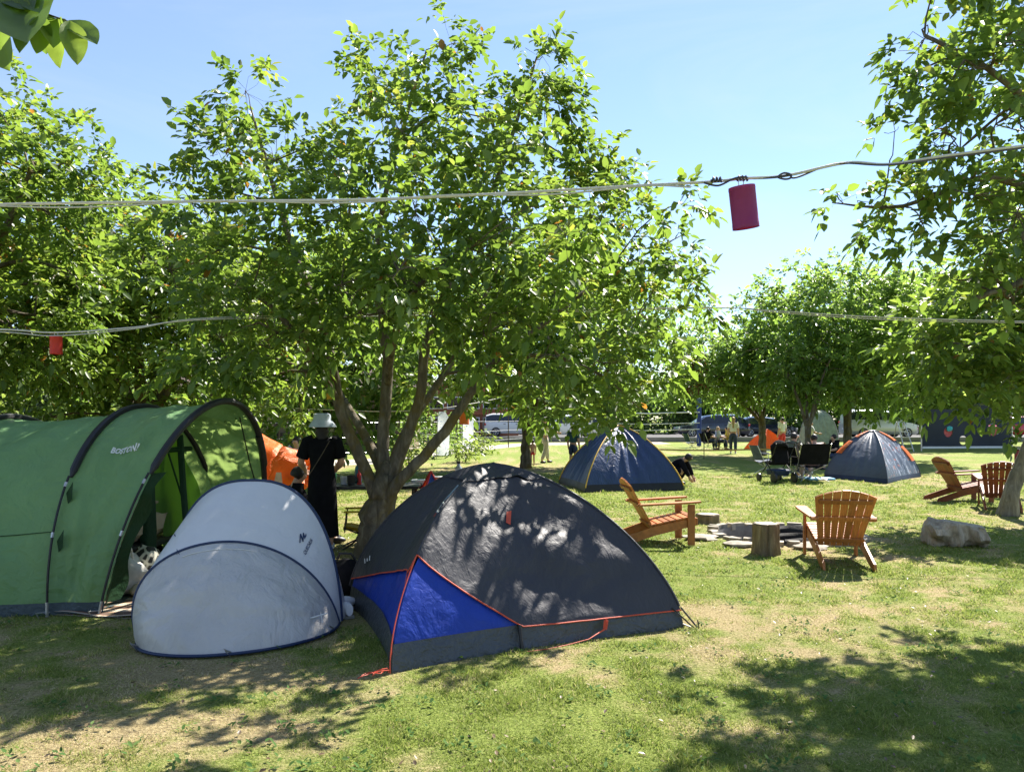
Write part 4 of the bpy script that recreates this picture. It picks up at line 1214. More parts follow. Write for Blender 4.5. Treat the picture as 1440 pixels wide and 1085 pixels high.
mb.tube(dt.edge(3, hem3, .026, 60), .0058, 6)
mb.build('piping', M['piping'], root, world=True)
mb = MB()   # zip up the front corner seam
zl = [dt.at(3, 1, v, .012) for v in np.linspace(0.0, hem3(1.0), 14)]
mb.tube([p + V3(-.01, -.004, 0) for p in zl], .0045, 5)
zl2 = [dt.at(3, .80, v, .010) for v in np.linspace(hem3(.8), dt.vz(.8, .16), 10)]
mb.tube([zl2[0] * (1 - k) + dt.at(3, .985, dt.vz(.985, .1), .012) * k for k in np.linspace(0, 1, 10)], .005, 5)
mb.build('zip', M['piping'], root, world=True)
M['vent'] = fabric('pale_vent_mesh', (.35, .45, .44), .2, .5, .3, wr=.2)
def vent(side, pts, nm, mat, off, h=.0):
    mbv = MB(); S = lambda u, v: dt.at(side, u, v, off)
    uv = [inv(S, *q) for q in pts]
    ps = [S(*q) for q in uv]
    return mbv, ps
S3 = lambda u, v: dt.at(3, u, v, .03)
ps = [S3(*inv(S3, *q)) for q in ((617, 722), (630, 705), (654, 692), (640, 709))]
mb = MB(); n_ = nrm(np.cross(ps[1] - ps[0], ps[2] - ps[0])); n_ = n_ if np.dot(n_, V3(0, 0, 1.6) - ps[0]) > 0 else -n_
q5 = [p + n_ * .02 for p in ps]
mb.add(q5 + ps, [(0, 1, 2, 3), (0, 1, 5, 4), (1, 2, 6, 5), (2, 3, 7, 6), (3, 0, 4, 7)])
vo = mb.build('vent', M['vent'], root, world=True, smooth=False)
mb = MB(); 
pr = [S3(*inv(S3, *q)) + n_ * .012 for q in ((610, 728), (618, 719), (634, 712), (642, 708), (630, 722), (616, 729))]
mb.add(pr, [(0, 1, 2, 4, 5), (2, 3, 4)]); mb.build('vent_trim', pmat('dark_red_trim', (.28, .02, .02), .6), vo, world=False, smooth=False)
o = bpy.data.objects[vo.children[0].name]; 
for v in o.data.vertices: v.co -= root.location
S0 = lambda u, v: dt.at(0, u, v, .03)
mb = MB()
ps = [S0(*inv(S0, *q)) for q in ((713, 720), (719, 719), (717, 737), (712, 734))]
mb.add(ps, [(0, 1, 2, 3)]); p_top = ps[0]
mb.build('loop_tab', M['piping'], root, world=True, smooth=False)
mb = MB()
a = dt.at(0, .40, 0.0, .03); b_ = dt.at(0, .40, hem0(.40), .035)
mb.tube([a, a * .6 + b_ * .4 + V3(.0, -.01, 0), b_], [.014, .012, .014], 6)
mb.build('buckle_strap', M['black'], root, world=True)
mb = MB()
c0 = dt.at(0, .71, hem0(.71), .04)
gpt = np.array(G(800, 908)) + V3(0, 0, .012); g2 = np.array(G(742, 918)) + V3(0, 0, .012)
mb.tube([c0, c0 + V3(-.01, -.02, -.07), c0 * .45 + gpt * .55 + V3(.02, -.02, -.04), gpt, (gpt + g2) / 2 + V3(0, -.02, 0), g2], [.010, .007, .0035, .003, .003, .0025], 6)
for k in range(3): mb.tube([c0 + V3(.012 * k - .012, -.012, -.01), c0 + V3(.01 * k - .02, -.02, -.075)], .005, 5)
mb.build('guy_rope', M['piping'], root, world=True)
mb = MB()
rc = dt.at(0, 1, dt.vz(1, .15), .03); rg = np.array(G(981, 884)) + V3(0, 0, .01)
mb.tube([rc, rg], .007, 5); mb.tube([dt.at(0, .97, dt.vz(.97, .15), .03), rg + V3(-.03, 0, 0)], .006, 5)
mb.tube([rg + V3(0, 0, .06), rg + V3(.01, 0, -.02)], .005, 5)
mb.tube([dt.at(0, 1, 0.03, .0), rg + V3(-.05, .02, 0)], .006, 5)
mb.build('corner_strap', M['black'], root, world=True)
# seam sleeve on the crossing poles
mb = MB()
for sd_ in (0, 1, 2, 3):
    lo = dt.vz(0, .66 if sd_ == 0 else .16)
    mb.tube([dt.at(sd_, 0, v, .024) for v in np.linspace(lo, .985, 30)], .010, 6)
mb.build('pole_sleeve', M['fly'], root, world=True)
mb = MB()   # cap over the crossing
cap = []
for i in range(7):
    v = 1 - .25 * (i / 6)
    cap.append([dt.at(sd_, u, v, .034 + .004 * math.sin(u * 20)) for sd_ in range(4) for u in np.linspace(0, 1, 8)[:-1]])
mb.grid(cap, wrap=True)
mb.build('roof_cap', M['fly'], root, world=True)
mb = MB()
for z_ in ([(0, 0), (.18, .7), (.3, .7), (.14, 0)], [(.36, .05), (.5, .5), (.62, .45), (.5, .0)], [(.7, -.1), (.95, .6), (1.05, .55), (.82, -.15)]):
    on_surface(mb, z_, [(0, 1, 2, 3)], S3, (513, 793), (523, 785), (511, 785), 1.2, .8, .004)
mb.build('lettering', M['white'], root, world=True, smooth=False)
# snarl of red cord at the front corner
mb = MB(); rngc = np.random.default_rng(6)
g0 = np.array(G(528, 953)) + V3(0, 0, .012)
pts = [g0 + V3(rngc.normal(0, .06), rngc.normal(0, .04), .006 + abs(rngc.normal(0, .008))) for _ in range(15)]
pts = [np.array(dt.at(3, 1, 0, .01)) + V3(-.02, -.02, .01)] + pts
fine = []
for i in range(len(pts) - 1):
    for k in range(3): fine.append(pts[i] * (1 - k / 3) + pts[i + 1] * k / 3 + V3(0, 0, .004 * math.sin(k)))
mb.tube(fine, .0024, 5)
tag(mb.build('guy_cord', M['piping']), 'snarl of red guy cord on the grass by the front corner of the charcoal tent', 'cord')

# ---- green tunnel tent -------------------------------------------------
M['green'] = fabric('green_tent_cloth', (.165, .315, .135), .34, .48, .40, tcol=(.32, .46, .13), wr=.8, wscale=2.6, var=.08)
M['green_dark'] = fabric('dark_green_cloth', (.014, .045, .018), .15, .6, .2, tcol=(.03, .09, .02), wr=.4, wscale=6)
M['green_in'] = fabric('light_green_inner_cloth', (.10, .22, .045), .45, .6, .2, tcol=(.26, .46, .08), wr=.3, wscale=4)
M['mudflap'] = fabric('slate_mud_flap', (.05, .07, .08), 0, .5, .3, wr=.5, wscale=8)
arcs = [  # near foot, far foot, height, lean xy, exponent
    (V3(-3.36, 6.30, 0), V3(-2.86, 8.62, 0), 1.755, V3(.34, .0, 0), 2.0),
    (V3(-3.745, 6.24, 0), V3(-3.23, 8.56, 0), 1.70, V3(-.06, .0, 0), 2.05),
    (V3(-4.95, 6.05, 0), V3(-4.43, 8.36, 0), 1.60, V3(-.02, 0, 0), 2.05),
    (V3(-6.1, 5.9, 0), V3(-5.6, 8.2, 0), 1.25, V3(.1, 0, 0), 2.1)]
def arc(k, t, off=0.0):
    N, Fp, H, ln, p = arcs[k]
    th = PI * t
    c = math.cos(th); s_ = max(0, math.sin(th))
    cc = math.copysign(abs(c) ** (2 / p), c); h = s_ ** (2 / p)
    lat = .5 - .5 * cc
    q = N + (Fp - N) * lat + ln * h
    q = q + V3(0, 0, H * h)
    if off:
        n = V3(0, 0, h) + nrm(Fp - N) * (-cc)
        q = q + nrm(n) * off
    return q
def bay(k, u, t, off=0.0):
    """u=0 at arc k, 1 at arc k+1"""
    a = arc(k, t, off); b = arc(k + 1, t, off)
    q = a * (1 - u) + b * u
    sag = 4 * u * (1 - u) * (.075 if k != 0 else .02) * math.sin(PI * t)
    n = V3(0, 0, math.sin(PI * t)) + V3(.2, -.98, 0) * math.cos(PI * t)
    w_ = (float(fbm(u * 5 + k * 7, t * 12, 41, 3)) - .5) * .12 * math.sin(PI * min(1, max(0, u)))
    w_ += .014 * math.sin(PI * u) * math.sin(t * 38 + u * 9)
    return q - n * (sag + w_)
root = thing('tunnel_tent', 'long green tunnel tent standing open at its right end', 'tent', (-4.2, 7.3, 0))
mb = MB()
t0 = math.asin((.10 / 1.7) ** 1.02) / PI
for k in (0, 1, 2):
    nt_ = 60
    mb.grid([[bay(k, i / 22, t0 + (1 - 2 * t0) * j / nt_) for j in range(nt_ + 1)] for i in range(23)])
mb.build('flysheet', M['green'], root, world=True, angle=80)
mb = MB()
for k in (0, 1, 2):
    mb.grid([[bay(k, i / 10, t0 * j / 3) for j in range(4)] for i in range(11)])
mb.build('mud_flap', M['mudflap'], root, world=True, angle=80)
mb = MB()
for k in (0, 1, 2):
    mb.grid([[bay(k, i / 10, 1 - t0 * j / 3) for j in range(4)] for i in range(11)])
mb.build('mud_flap', M['mudflap'], root, world=True, angle=80)
for k, t_ in ((1, .125),):
    mb = MB(); mb.tube([bay(k, u, t_, .004) for u in np.linspace(.03, .97, 20)], .004, 5); mb.build('seam', M['green_dark'], root, world=True)
for k in (0, 1):
    p = arc(k, 0); mb = MB(); mb.tube([p + V3(-.05, -.12, .05), p + V3(-.03, -.08, -.04)], .005, 5); mb.tube([p + V3(0, -.02, .03), p + V3(-.045, -.11, .045)], .006, 5); mb.build('peg', M['steel'], root, world=True)
mb = MB()  # rear end panel beyond the frame
mb.grid([[arc(3, t_ / 40) * (1 - q) + V3(-6.4, 7.1, .0 + .0) * q + V3(-.35 * math.sin(PI * q), 0, 0) for t_ in range(41)] for q in np.linspace(0, 1, 6)])
mb.build('end_panel', M['green'], root, world=True, angle=80)
for k in (0, 1, 2):
    mb = MB()
    lo, hi = (.22, .80) if k < 2 else (.25, .72)
    mb.tube([arc(k, lo + (hi - lo) * i / 40, .012) for i in range(41)], [.012] + [.033] * 39 + [.012], 8)
    so = mb.build('pole_sleeve', M['black'], root, world=True)
    mb = MB()
    mb.tube([arc(k, .0 + lo * i / 16, .03) + V3(.0, -.01, 0) for i in range(17)], .011, 6)
    mb.build('pole', M['black'], root, world=True)
    mb = MB(); mb.tube([arc(k, 1 - (1 - hi) * i / 16, .03) for i in range(17)], .011, 6)
    mb.build('pole', M['black'], root, world=True)
    for a_, b_ in ((.0, .020), (.115, .123), (.20, .208)):
        mb = MB(); mb.tube([arc(k, a_, .032) + V3(0, -.012, .0), arc(k, b_, .032) + V3(0, -.012, 0)], .0125, 6)
        mb.build('pole_joint', M['steel'], root, world=True)
# awning rim tape, toggles and guy tabs on the near wall
mb = MB()
for (k, u, t_) in ((0, .98, .19), (0, .95, .11)):
    p = bay(k, u, t_, 0.01) + V3(0, -.012, 0)
    mb = MB(); mb.add([p, p + V3(.07, -.02, .10), p + V3(.06, -.02, -.05), p + V3(.02, -.01, -.09)], [(0, 3, 2, 1)])
    mb.build('guy_tab', M['green_dark'], root, world=True, smooth=False)
Sg = lambda u, t_: bay(0, u, t_, 0)
vs, fs = text_geo('BOSTON!', 1.0, .03, .25)
wx = max(v[0] for v in vs)
mb = MB()
kw = dict(u0=.02, u1=.98, v0=.1, v1=.5, nu=90, nv=90)
on_surface(mb, vs, fs, Sg, (155, 637), (194, 634), (156.5, 629), wx, .72, .012, **kw)
mb.build('lettering', pmat('silver_print', (.62, .63, .60), .5, var=.1), root, world=True, smooth=False)
# inner room wall across the second arch, door rolled to the side, mattress room behind
mb = MB()
def ipan(ta, tb_, z0=0.0, back=0.0):
    rows = []
    for i in range(15):
        t_ = ta + (tb_ - ta) * i / 14
        top = arc(1, t_, -.05); bot = top.copy(); bot[2] = z0
        rows.append([bot * (1 - j / 12) + top * (j / 12) + V3(-.12 - back + .02 * math.sin(i * 1.1 + j * .4), 0, 0) for j in range(13)])
    return rows
mb.grid(ipan(.30, .64, .62))
mb.grid(ipan(.62, .97))
mb.grid(ipan(.04, .20))
mb.build('inner_wall', M['green_in'], root, world=True, angle=80)
mb = MB()
for t_ in (.52, .665):
    top = arc(1, t_, -.06); bot = top.copy(); bot[2] = .02
    off = V3(-.02, 0, 0)
    lean = V3(.0, 0, 0) if t_ < .6 else V3(.12, -.1, 0)
    mb.tube([bot + off + lean, bot * .7 + top * .3 + off + V3(.02, -.02, 0) + lean * .7, bot * .4 + top * .6 + off + V3(-.01, .02, 0) + lean * .4, top + off], [.075, .07, .06, .05] if t_ < .6 else [.03] * 4, 9, flute=lambda i, th: 1 + .25 * math.sin(3 * th + i))
mb.build('door_flap', M['green_dark'], root, world=True)
mb = MB()   # dark mesh window frame bars
a = arc(1, .60, -.06); b_ = arc(1, .72, -.06)
a[2] = b_[2] = 1.28
mb.tube([a + V3(-.02, 0, 0), b_ + V3(-.02, 0, 0)], .03, 6)
a2 = arc(1, .60, -.06); a2[2] = 1.25; b2 = arc(1, .70, -.06); b2[2] = .55
mb.tube([a2, b2], .010, 5)
a3 = arc(1, .34, -.06); a3[2] = 1.15; b3 = arc(1, .47, -.06); b3[2] = 1.32
mb.tube([a3, (a3 + b3) / 2 + V3(0, 0, -.02), b3], .02, 5)
mb.build('window_binding', M['green_dark'], root, world=True)
mb = MB()   # hem curtain of the awning along the far arch
mb.tube([arc(0, t_, -.01) for t_ in np.linspace(.70, .995, 24)], [.03] * 24, 7)
e0 = bay(0, .12, .62, -.01); e1 = bay(0, .1, .86, -.01)
mb.tube([e0, (e0 + e1) / 2 + V3(0, 0, -.05), e1], .007, 5)
mb.build('rim_tape', M['black'], root, world=True)
mb = MB()
mb.grid([[V3(-3.42 + .5 * j / 12 - .42 * i / 10 - 2.2 * i / 10, 6.34 + 2.2 * j / 12, .012) for j in range(13)] for i in range(11)])
mb.build('groundsheet', M['mudflap'], root, world=True)
# the opening's near flap hanging from the leaning arch
mb = MB()
rows = []
for i in range(22):
    t_ = .012 + .21 * i / 21
    e = arc(0, t_, -.005); wd = .16 + .05 * math.sin(i * .6)
    rows.append([e, e + V3(-.03, .10 * wd / .16, 0), e + V3(.02, .22 * wd / .16 + .02 * math.sin(i), 0)])
mb.grid(rows)
mb.build('door_flap', M['green_dark'], root, world=True)
# things inside the tunnel tent
M['beige'] = pmat('beige_quilt', (.36, .30, .21), .85, var=.15, vscale=3, bstr=.5, bscale=14)
t_ = thing('camp_bed', 'beige mattress on a raised dark bed inside the green tent', 'bed', (-3.95, 7.45, 0))
mb = MB(); mb.box((0, 0, .56), (.8, 1.25, .30), bev=.08); mb.box((.02, .02, .76), (.72, 1.1, .12), bev=.05)
mb.build('mattress', M['beige'], t_)
mb = MB(); mb.box((0, 0, .36), (.84, 1.3, .08), bev=.02); mb.build('bed_frame', M['black'], t_)
for sx in (-1, 1):
    for sy in (-1, 1):
        mb = MB(); mb.tube([(sx * .36, sy * .55, .015), (sx * .36, sy * .55, .33)], .02, 8); mb.build('leg', M['black'], t_)
mb = MB(); mb.box((-3.95, 7.5, .17), (.7, 1.05, .26), bev=.05)
tag(mb.build('dark_bag', M['blackcloth']), 'black holdall pushed under the raised bed in the green tent', 'bag')
mb = MB(); mb.blob((0, 0, .17), (.16, .14, .19), 14, 9, rough=.18, seed=4, flat=-.165)
t_ = tag(mb.build('cloth_bag', pmat('off_white_cotton', (.55, .53, .48), .85, bstr=.5, bscale=18)), 'off white cotton bag slumped in the mouth of the green tent', 'bag')
t_.location = P(178, 812, 6.95); t_.location.z = .012
mb = MB(); mb.tube([(-.07, -.02, .32), (-.06, -.05, .44), (.06, -.05, .44), (.07, -.02, .32)], .012, 6)
mb.build('handle', bpy.data.materials['off_white_cotton'], t_)
m, t2, out = _mat('hexagon_print')
vo = nd(t2, 'ShaderNodeTexVoronoi'); vo.inputs['Scale'].default_value = 11; vo.feature = 'DISTANCE_TO_EDGE'
tc = nd(t2, 'ShaderNodeTexCoord'); t2.links.new(tc.outputs['Object'], vo.inputs['Vector'])
r_ = ramp(t2, vo.outputs['Distance'], [(.08, (.6, .57, .45)), (.14, (.03, .03, .025))])
b_ = nd(t2, 'ShaderNodeBsdfPrincipled'); b_.inputs['Roughness'].default_value = .7
t2.links.new(r_.outputs[0], b_.inputs['Base Color']); t2.links.new(b_.outputs[0], out.inputs[0])
mb = MB(); mb.blob((0, 0, .19), (.17, .13, .21), 14, 9, rough=.1, seed=9, flat=-.185)
t_ = tag(mb.build('patterned_bag', m), 'dark bag with pale honeycomb print beside the off white bag', 'bag')
q = P(207, 800, 7.15); t_.location = (q.x, q.y, .012)
mb = MB(); mb.box((0, 0, .10), (.13, .10, .13), bev=.03); mb.build('pocket', pmat('mustard_cloth', (.45, .33, .05), .7), t_).location = (0, -.09, 0)
mb = MB(); mb.box((0, 0, .06), (.42, .30, .12), bev=.05)
t_ = tag(mb.build('pillow', M['beige']), 'cream cushion lying at the tent mouth beside the silver shelter', 'pillow')
q = P(222, 838, 6.9); t_.location = (q.x, q.y, .012)
m, t2, out = _mat('striped_rug')
wv = nd(t2, 'ShaderNodeTexWave'); wv.inputs['Scale'].default_value = 1.6; wv.bands_direction = 'Y'; wv.inputs['Distortion'].default_value = .6
tc = nd(t2, 'ShaderNodeTexCoord'); t2.links.new(tc.outputs['Object'], wv.inputs['Vector'])
r_ = ramp(t2, wv.outputs['Color'], [(.35, (.10, .06, .04)), (.5, (.34, .17, .09)), (.7, (.40, .34, .26))])
b_ = nd(t2, 'ShaderNodeBsdfPrincipled'); b_.inputs['Roughness'].default_value = .95
t2.links.new(r_.outputs[0], b_.inputs['Base Color']); t2.links.new(b_.outputs[0], out.inputs[0])
mb = MB()
rows = [[(x_, y_, .022 + .012 * math.sin(x_ * 9 + y_ * 4)) for x_ in np.linspace(-.42, .5, 16)] for y_ in np.linspace(-.48, .42, 12)]
mb.grid(rows); mb.grid([[(p[0], p[1], .004) for p in r_2] for r_2 in rows][::-1])
t_ = tag(mb.build('rug', m), 'brown striped rug laid at the mouth of the green tent', 'rug')
q = P(192, 845, 6.65); t_.location = (q.x, q.y, 0); t_.rotation_euler[2] = R(-10)

# ---- silver pop-up shelter --------------------------------------------
M['silver'] = fabric('silver_white_cloth', (.64, .645, .65), .16, .34, .5, tcol=(.4, .42, .45), wr=.25, wscale=3, var=.05)
M['silver_grey'] = fabric('silver_grey_cloth', (.46, .45, .43), .10, .36, .55, tcol=(.25, .25, .25), wr=.6, wscale=3.2, var=.08, stretch=(1.5, 1.5, .7))
M['navy_tape'] = pmat('navy_edging', (.008, .022, .07), .5, var=.1)
Lf, Rf = V3(-2.66, 5.47, .02), V3(-1.335, 5.93, .02)
L1, R1 = V3(-2.62, 5.85, .02), V3(-1.33, 6.0, .02)
def hoop2(t):
    c = math.cos(PI * t); s_ = math.sin(PI * t)
    cc = math.copysign(abs(c) ** (2 / 2.05), c); h = s_ ** (2 / 2.05)
    q = Lf + (Rf - Lf) * (.5 - .5 * cc) + V3(-.16 * h, .02 * h, .66 * h)
    # the left foot sweeps out a little
    return q + V3(-.10 * math.sin(PI * t) * max(0, 1 - t * 2.2) * 1.2, 0, 0)
def hoop1(t):
    c = math.cos(PI * t); s_ = math.sin(PI * t)
    cc = math.copysign(abs(c) ** (2 / 2.5), c); h = s_ ** (2 / 2.5)
    return L1 + (R1 - L1) * (.5 - .5 * cc) + V3(-.15 * h, .33 * h, 1.075 * h)
def foot(t):
    c = math.cos(PI * t); s_ = math.sin(PI * t)
    q = Lf + (Rf - Lf) * (.5 - .5 * c)
    return q + V3(.16, -.44, 0) * s_ + V3(-.05 * s_, -.10 * s_, 0)
def front(u, t):
    a, b_ = foot(t), hoop2(t)
    q = a * (1 - u) + b_ * u
    e = math.sin(PI * t)
    bulge = .10 * 4 * u * (1 - u) * e
    wv_ = 4 * u * (1 - u) * e * ((float(fbm(t * 7 + u * 3, u * 5, 71, 3)) - .5) * .12 + .016 * math.sin(t * 55 + 6 * u + 2 * math.sin(t * 17)) * (1 - u) ** 1.5 + max(0, t - .5) * .09 * math.sin(26 * (u + .6 * t)) * u)
    return q + V3(.05, -.9, .25) * (bulge + wv_)
def roof(u, t):
    a, b_ = hoop2(t), hoop1(t)
    q = a * (1 - u) + b_ * u
    e = math.sin(PI * t)
    return q + V3(0, -.35, .6) * (.03 * 4 * u * (1 - u) * e + 4 * u * (1 - u) * e * (float(fbm(t * 4, u * 3, 73, 2)) - .5) * .03)
def back(u, t):
    a = hoop1(t); c = math.cos(PI * t)
    g_ = L1 + (R1 - L1) * (.5 - .5 * c) + V3(.05, .85, 0) * math.sin(PI * t)
    q = a * (1 - u) + g_ * u
    return q + V3(0, .5, .3) * .12 * 4 * u * (1 - u) * math.sin(PI * t)
root = thing('pop_up_shelter', 'small silver grey pop-up shelter with navy edging in front of the green tent', 'tent', (-2.0, 5.8, 0))
mb = MB(); mb.grid([[front(i / 26, j / 60) for j in range(61)] for i in range(27)]); mb.build('front_panel', M['silver_grey'], root, world=True, angle=80)
mb = MB(); mb.grid([[roof(i / 20, j / 60) for j in range(61)] for i in range(21)]); ro = mb.build('roof_panel', M['silver'], root, world=True, angle=80)
mb = MB(); mb.grid([[back(i / 14, j / 40) for j in range(41)] for i in range(15)]); mb.build('back_panel', M['silver'], root, world=True, angle=80)
for fn in (hoop1, hoop2):
    mb = MB(); mb.tube([fn(j / 60) for j in range(61)], .014 if fn is hoop1 else .012, 8); mb.build('hoop', M['navy_tape'], root, world=True)
mb = MB(); mb.tube([foot(j / 60) + V3(0, -.005, .0) for j in range(61)], .011, 8); mb.build('base_edging', M['navy_tape'], root, world=True)
mb = MB()
kw = dict(nu=60, nv=90)
vs, fs = text_geo('QUECHUA', 1.0, .02)
wx = max(v[0] for v in vs)
on_surface(mb, vs, fs, roof, (428, 780), (440.5, 761), (424, 776), wx, .72, .006, **kw)
# angular mark above the word
mk = [(0, 0), (.12, 1), (.28, 1), (.45, .38), (.5, 1), (.66, 1), (.78, .55), (.95, .9), (1.0, .55), (.72, .2), (.62, .6), (.56, .0), (.42, .0), (.22, .65), (.14, 0)]
on_surface(mb, mk, [tuple(range(len(mk)))], roof, (420.5, 764), (430.5, 760), (419, 751), 1, 1, .006, **kw)
for z_ in ([(0, 0), (.9, .9), (1, .8), (.12, -.05)], [(.2, 0), (.7, .5), (.78, .42), (.3, -.08)], [(.62, -.25), (.70, .4), (.78, .4), (.72, -.2)]):
    on_surface(mb, z_, [tuple(range(len(z_)))], roof, (248, 778), (261, 773), (247, 767), 1, 1, .006, **kw)
mb.build('lettering', M['navy_tape'], root, world=True, smooth=False)
for fn, t_ in ((foot, .12), (foot, .5), (foot, .9)):
    p = fn(t_); mb = MB(); mb.tube([p + V3(-.03, -.05, .05), p + V3(0, .01, -.04)], .004, 5); mb.tube([p + V3(0, 0, .01), p + V3(-.025, -.045, .04)], .006, 5); mb.build('peg', M['steel'], root, world=True)
mb = MB()   # pale stitched arc and grab handle of the front panel
mb.tube([front(.93, t_) + V3(0, -.006, 0) for t_ in np.linspace(.38, .60, 14)], .0035, 5)
mb.build('stitched_arc', M['silver'], root, world=True)
mb = MB()
h0 = front(.28, .78) + V3(0, -.012, .0); 
mb.tube([h0, h0 + V3(.06, -.015, .02), h0 + V3(.12, 0, .035)], .006, 6); mb.tube([h0 + V3(.075, -.01, .05), h0 + V3(.09, -.012, -.03)], .005, 6)
mb.build('pull_tab', M['silver'], root, world=True)

# ---- small domes further back -----------------------------------------
M['blue_tent'] = fabric('mid_blue_cloth', (.024, .05, .13), .14, .42, .5, tcol=(.05, .1, .3), wr=.6, wscale=3, stretch=(2, 2, .5))
M['yellow_tape'] = pmat('yellow_tape', (.62, .38, .05), .6)
M['orange'] = fabric('orange_cloth', (.72, .15, .018), .32, .5, .3, tcol=(.9, .25, .02), wr=.5, wscale=5)
M['grey_tent'] = fabric('blue_grey_cloth', (.065, .082, .115), .08, .5, .4, wr=.4, wscale=3, tcol=(.1, .12, .2))
M['fleck_tent'] = None
m, t2, out = _mat('flecked_grey_cloth')  # blue grey ground with pale and orange flecks scattered by noise
n_a = noise(t2, 5, 5, .7, 1.5, stretch=(1.3, 1.3, .5)); n_b = noise(t2, 9, 3, .6)
r_ = ramp(t2, n_a.outputs[0], [(.56, (.065, .082, .115)), (.60, (.42, .44, .5)), (.64, (.30, .32, .38))])
r_b = ramp(t2, n_b.outputs[0], [(.64, (0, 0, 0)), (.66, (1, 1, 1))])
mx = nd(t2, 'ShaderNodeMixRGB'); t2.links.new(r_b.outputs[0], mx.inputs[0]); t2.links.new(r_.outputs[0], mx.inputs[1]); mx.inputs[2].default_value = (.5, .14, .06, 1)
b_ = nd(t2, 'ShaderNodeBsdfPrincipled'); b_.inputs['Roughness'].default_value = .5
t2.links.new(mx.outputs[0], b_.inputs['Base Color']); t2.links.new(b_.outputs[0], out.inputs[0])
M['fleck_tent'] = m
def small_dome(name, label, F, Rr, L, H, mats, band, sleeve, pc=1.5, pm=1.3, bandz=.14, sleeve_m=None, seed=1, amp=.02, group=None, sl_rng=(.1, .97)):
    """mats: wall material of the F-R side and of the L-F side"""
    B = (Rr[0] + L[0] - F[0], Rr[1] + L[1] - F[1])
    d_ = Dome(F, Rr, B, L, H, pc, pm, .05)
    d_.disp = lambda sd_, u, v: 4 * u * (1 - u) * math.sin(PI * min(1, max(0, v))) * (math.sin(u * 40 + seed + v * 3) * amp * .35 + (float(fbm(u * 8 + seed, v * 4, 7, 3)) - .5) * amp * 2)
    rt = thing(name, label, 'tent', (float(d_.ctr[0]), float(d_.ctr[1]), 0), 0, group)
    for k in range(4):
        mb = MB(); d_.sheet(mb, k, lambda u: d_.vz(u, bandz * .9), 1, 40, 24)
        mb.build('wall_panel', mats[0] if k == 0 else mats[1], rt, world=True, angle=80)
    mb = MB()
    for k in range(4): d_.sheet(mb, k, 0, lambda u: d_.vz(u, bandz), 20, 4, .006)
    mb.build('groundsheet', band, rt, world=True, angle=80)
    for k in range(4):
        mb = MB(); vs_ = np.linspace(sl_rng[0], sl_rng[1], 24)
        mb.tube([d_.at(k, 0, v, .015) for v in vs_], sleeve, 6)
        mb.build('pole_sleeve', sleeve_m or mats[0], rt, world=True)
    mb = MB()
    for k in range(4): mb.tube([d_.at(k, 0, v, .02) for v in np.linspace(0, 1, 24)], .007, 5)
    mb.build('pole', M['black'], rt, world=True)
    return rt, d_
bf, br, bl = G(823, 693), G(962, 689), G(786, 680)
rt, d_ = small_dome('dome_tent', 'mid blue dome tent with yellow pole edges behind the adirondack chair', bf[:2], br[:2], bl[:2], 1.42, (M['blue_tent'], M['blue_tent']), M['black'], .014, 1.45, 1.3, .17, M['yellow_tape'], 2, .05)
mb = MB(); S = lambda u, v: d_.at(3, u, v, .02)
ps = [S(.62, .62), S(.74, .62), S(.78, .76), S(.68, .76)]; mb.add(ps, [(0, 1, 2, 3)]); mb.build('window', pmat('pale_mesh', (.35, .42, .5), .6), rt, world=True, smooth=False)
gf, gr, gl = G(1248, 680), G(1306, 673), G(1159, 672)
rt, d_ = small_dome('dome_tent', 'blue grey dome tent with orange edge strips and flecked right side', gf[:2], (gr[0] + .1, gr[1] + .6), gl[:2], 1.26, (M['fleck_tent'], M['grey_tent']), M['navy'], .012, 1.55, 1.35, .12, M['grey_tent'], 5, .03)
mb = MB()
for k, (v0, v1) in ((1, (.30, .52)), (1, (.62, .86)), (3, (.42, .62)), (3, (.70, .90))):
    rows = [[d_.at(k, u, v, .03) for u in (0.0, .05, .10)] + [] for v in np.linspace(v0, v1, 10)]
    rows = [[d_.at(k - 1, .92, v, .03)] + r2 for r2, v in zip(rows, np.linspace(v0, v1, 10))]
    mb.grid(rows)
mb.build('edge_strip', M['orange'], rt, world=True, angle=80)
mb = MB()
for k in range(4): d_.sheet(mb, k, .9, 1.0, 8, 4, .03)
mb.build('roof_cap', M['blue_tent'], rt, world=True)
of = G(1062, 634); orr = G(1104, 634)
rt, d_ = small_dome('dome_tent', 'small plain orange tent under the far trees', (of.x + .3, of.y), (orr.x + .3, orr.y), (of.x - .1, of.y + 1.5), 1.05, (M['orange'], M['orange']), M['white'], .012, 1.2, 1.1, .05, M['orange'], 7, .03)
kf = (-1.25, 9.3)
rt, d_ = small_dome('play_tent', 'pointed blue and orange tent top showing behind the charcoal tent', kf, (-.55, 9.5), (-1.5, 9.9), .92, (pmat('play_tent_blue', (.02, .06, .32), .6), M['orange']), M['red'], .012, 1.02, 1.0, .45, M['red'], 3, .01)
# big pale tent far back behind the white-shirted visitors
rt, d_ = small_dome('cabin_tent', 'pale green tall tent among the far visitors', (14.9, 38.5), (16.4, 38.5), (14.9, 39.9), 2.0, (pmat('sage_cloth', (.22, .27, .20), .7), bpy.data.materials['sage_cloth'] if 'sage_cloth' in bpy.data.materials else None), M['blue_tent'], .012, 2.2, 2.0, .25, M['steel'], 3, .03)
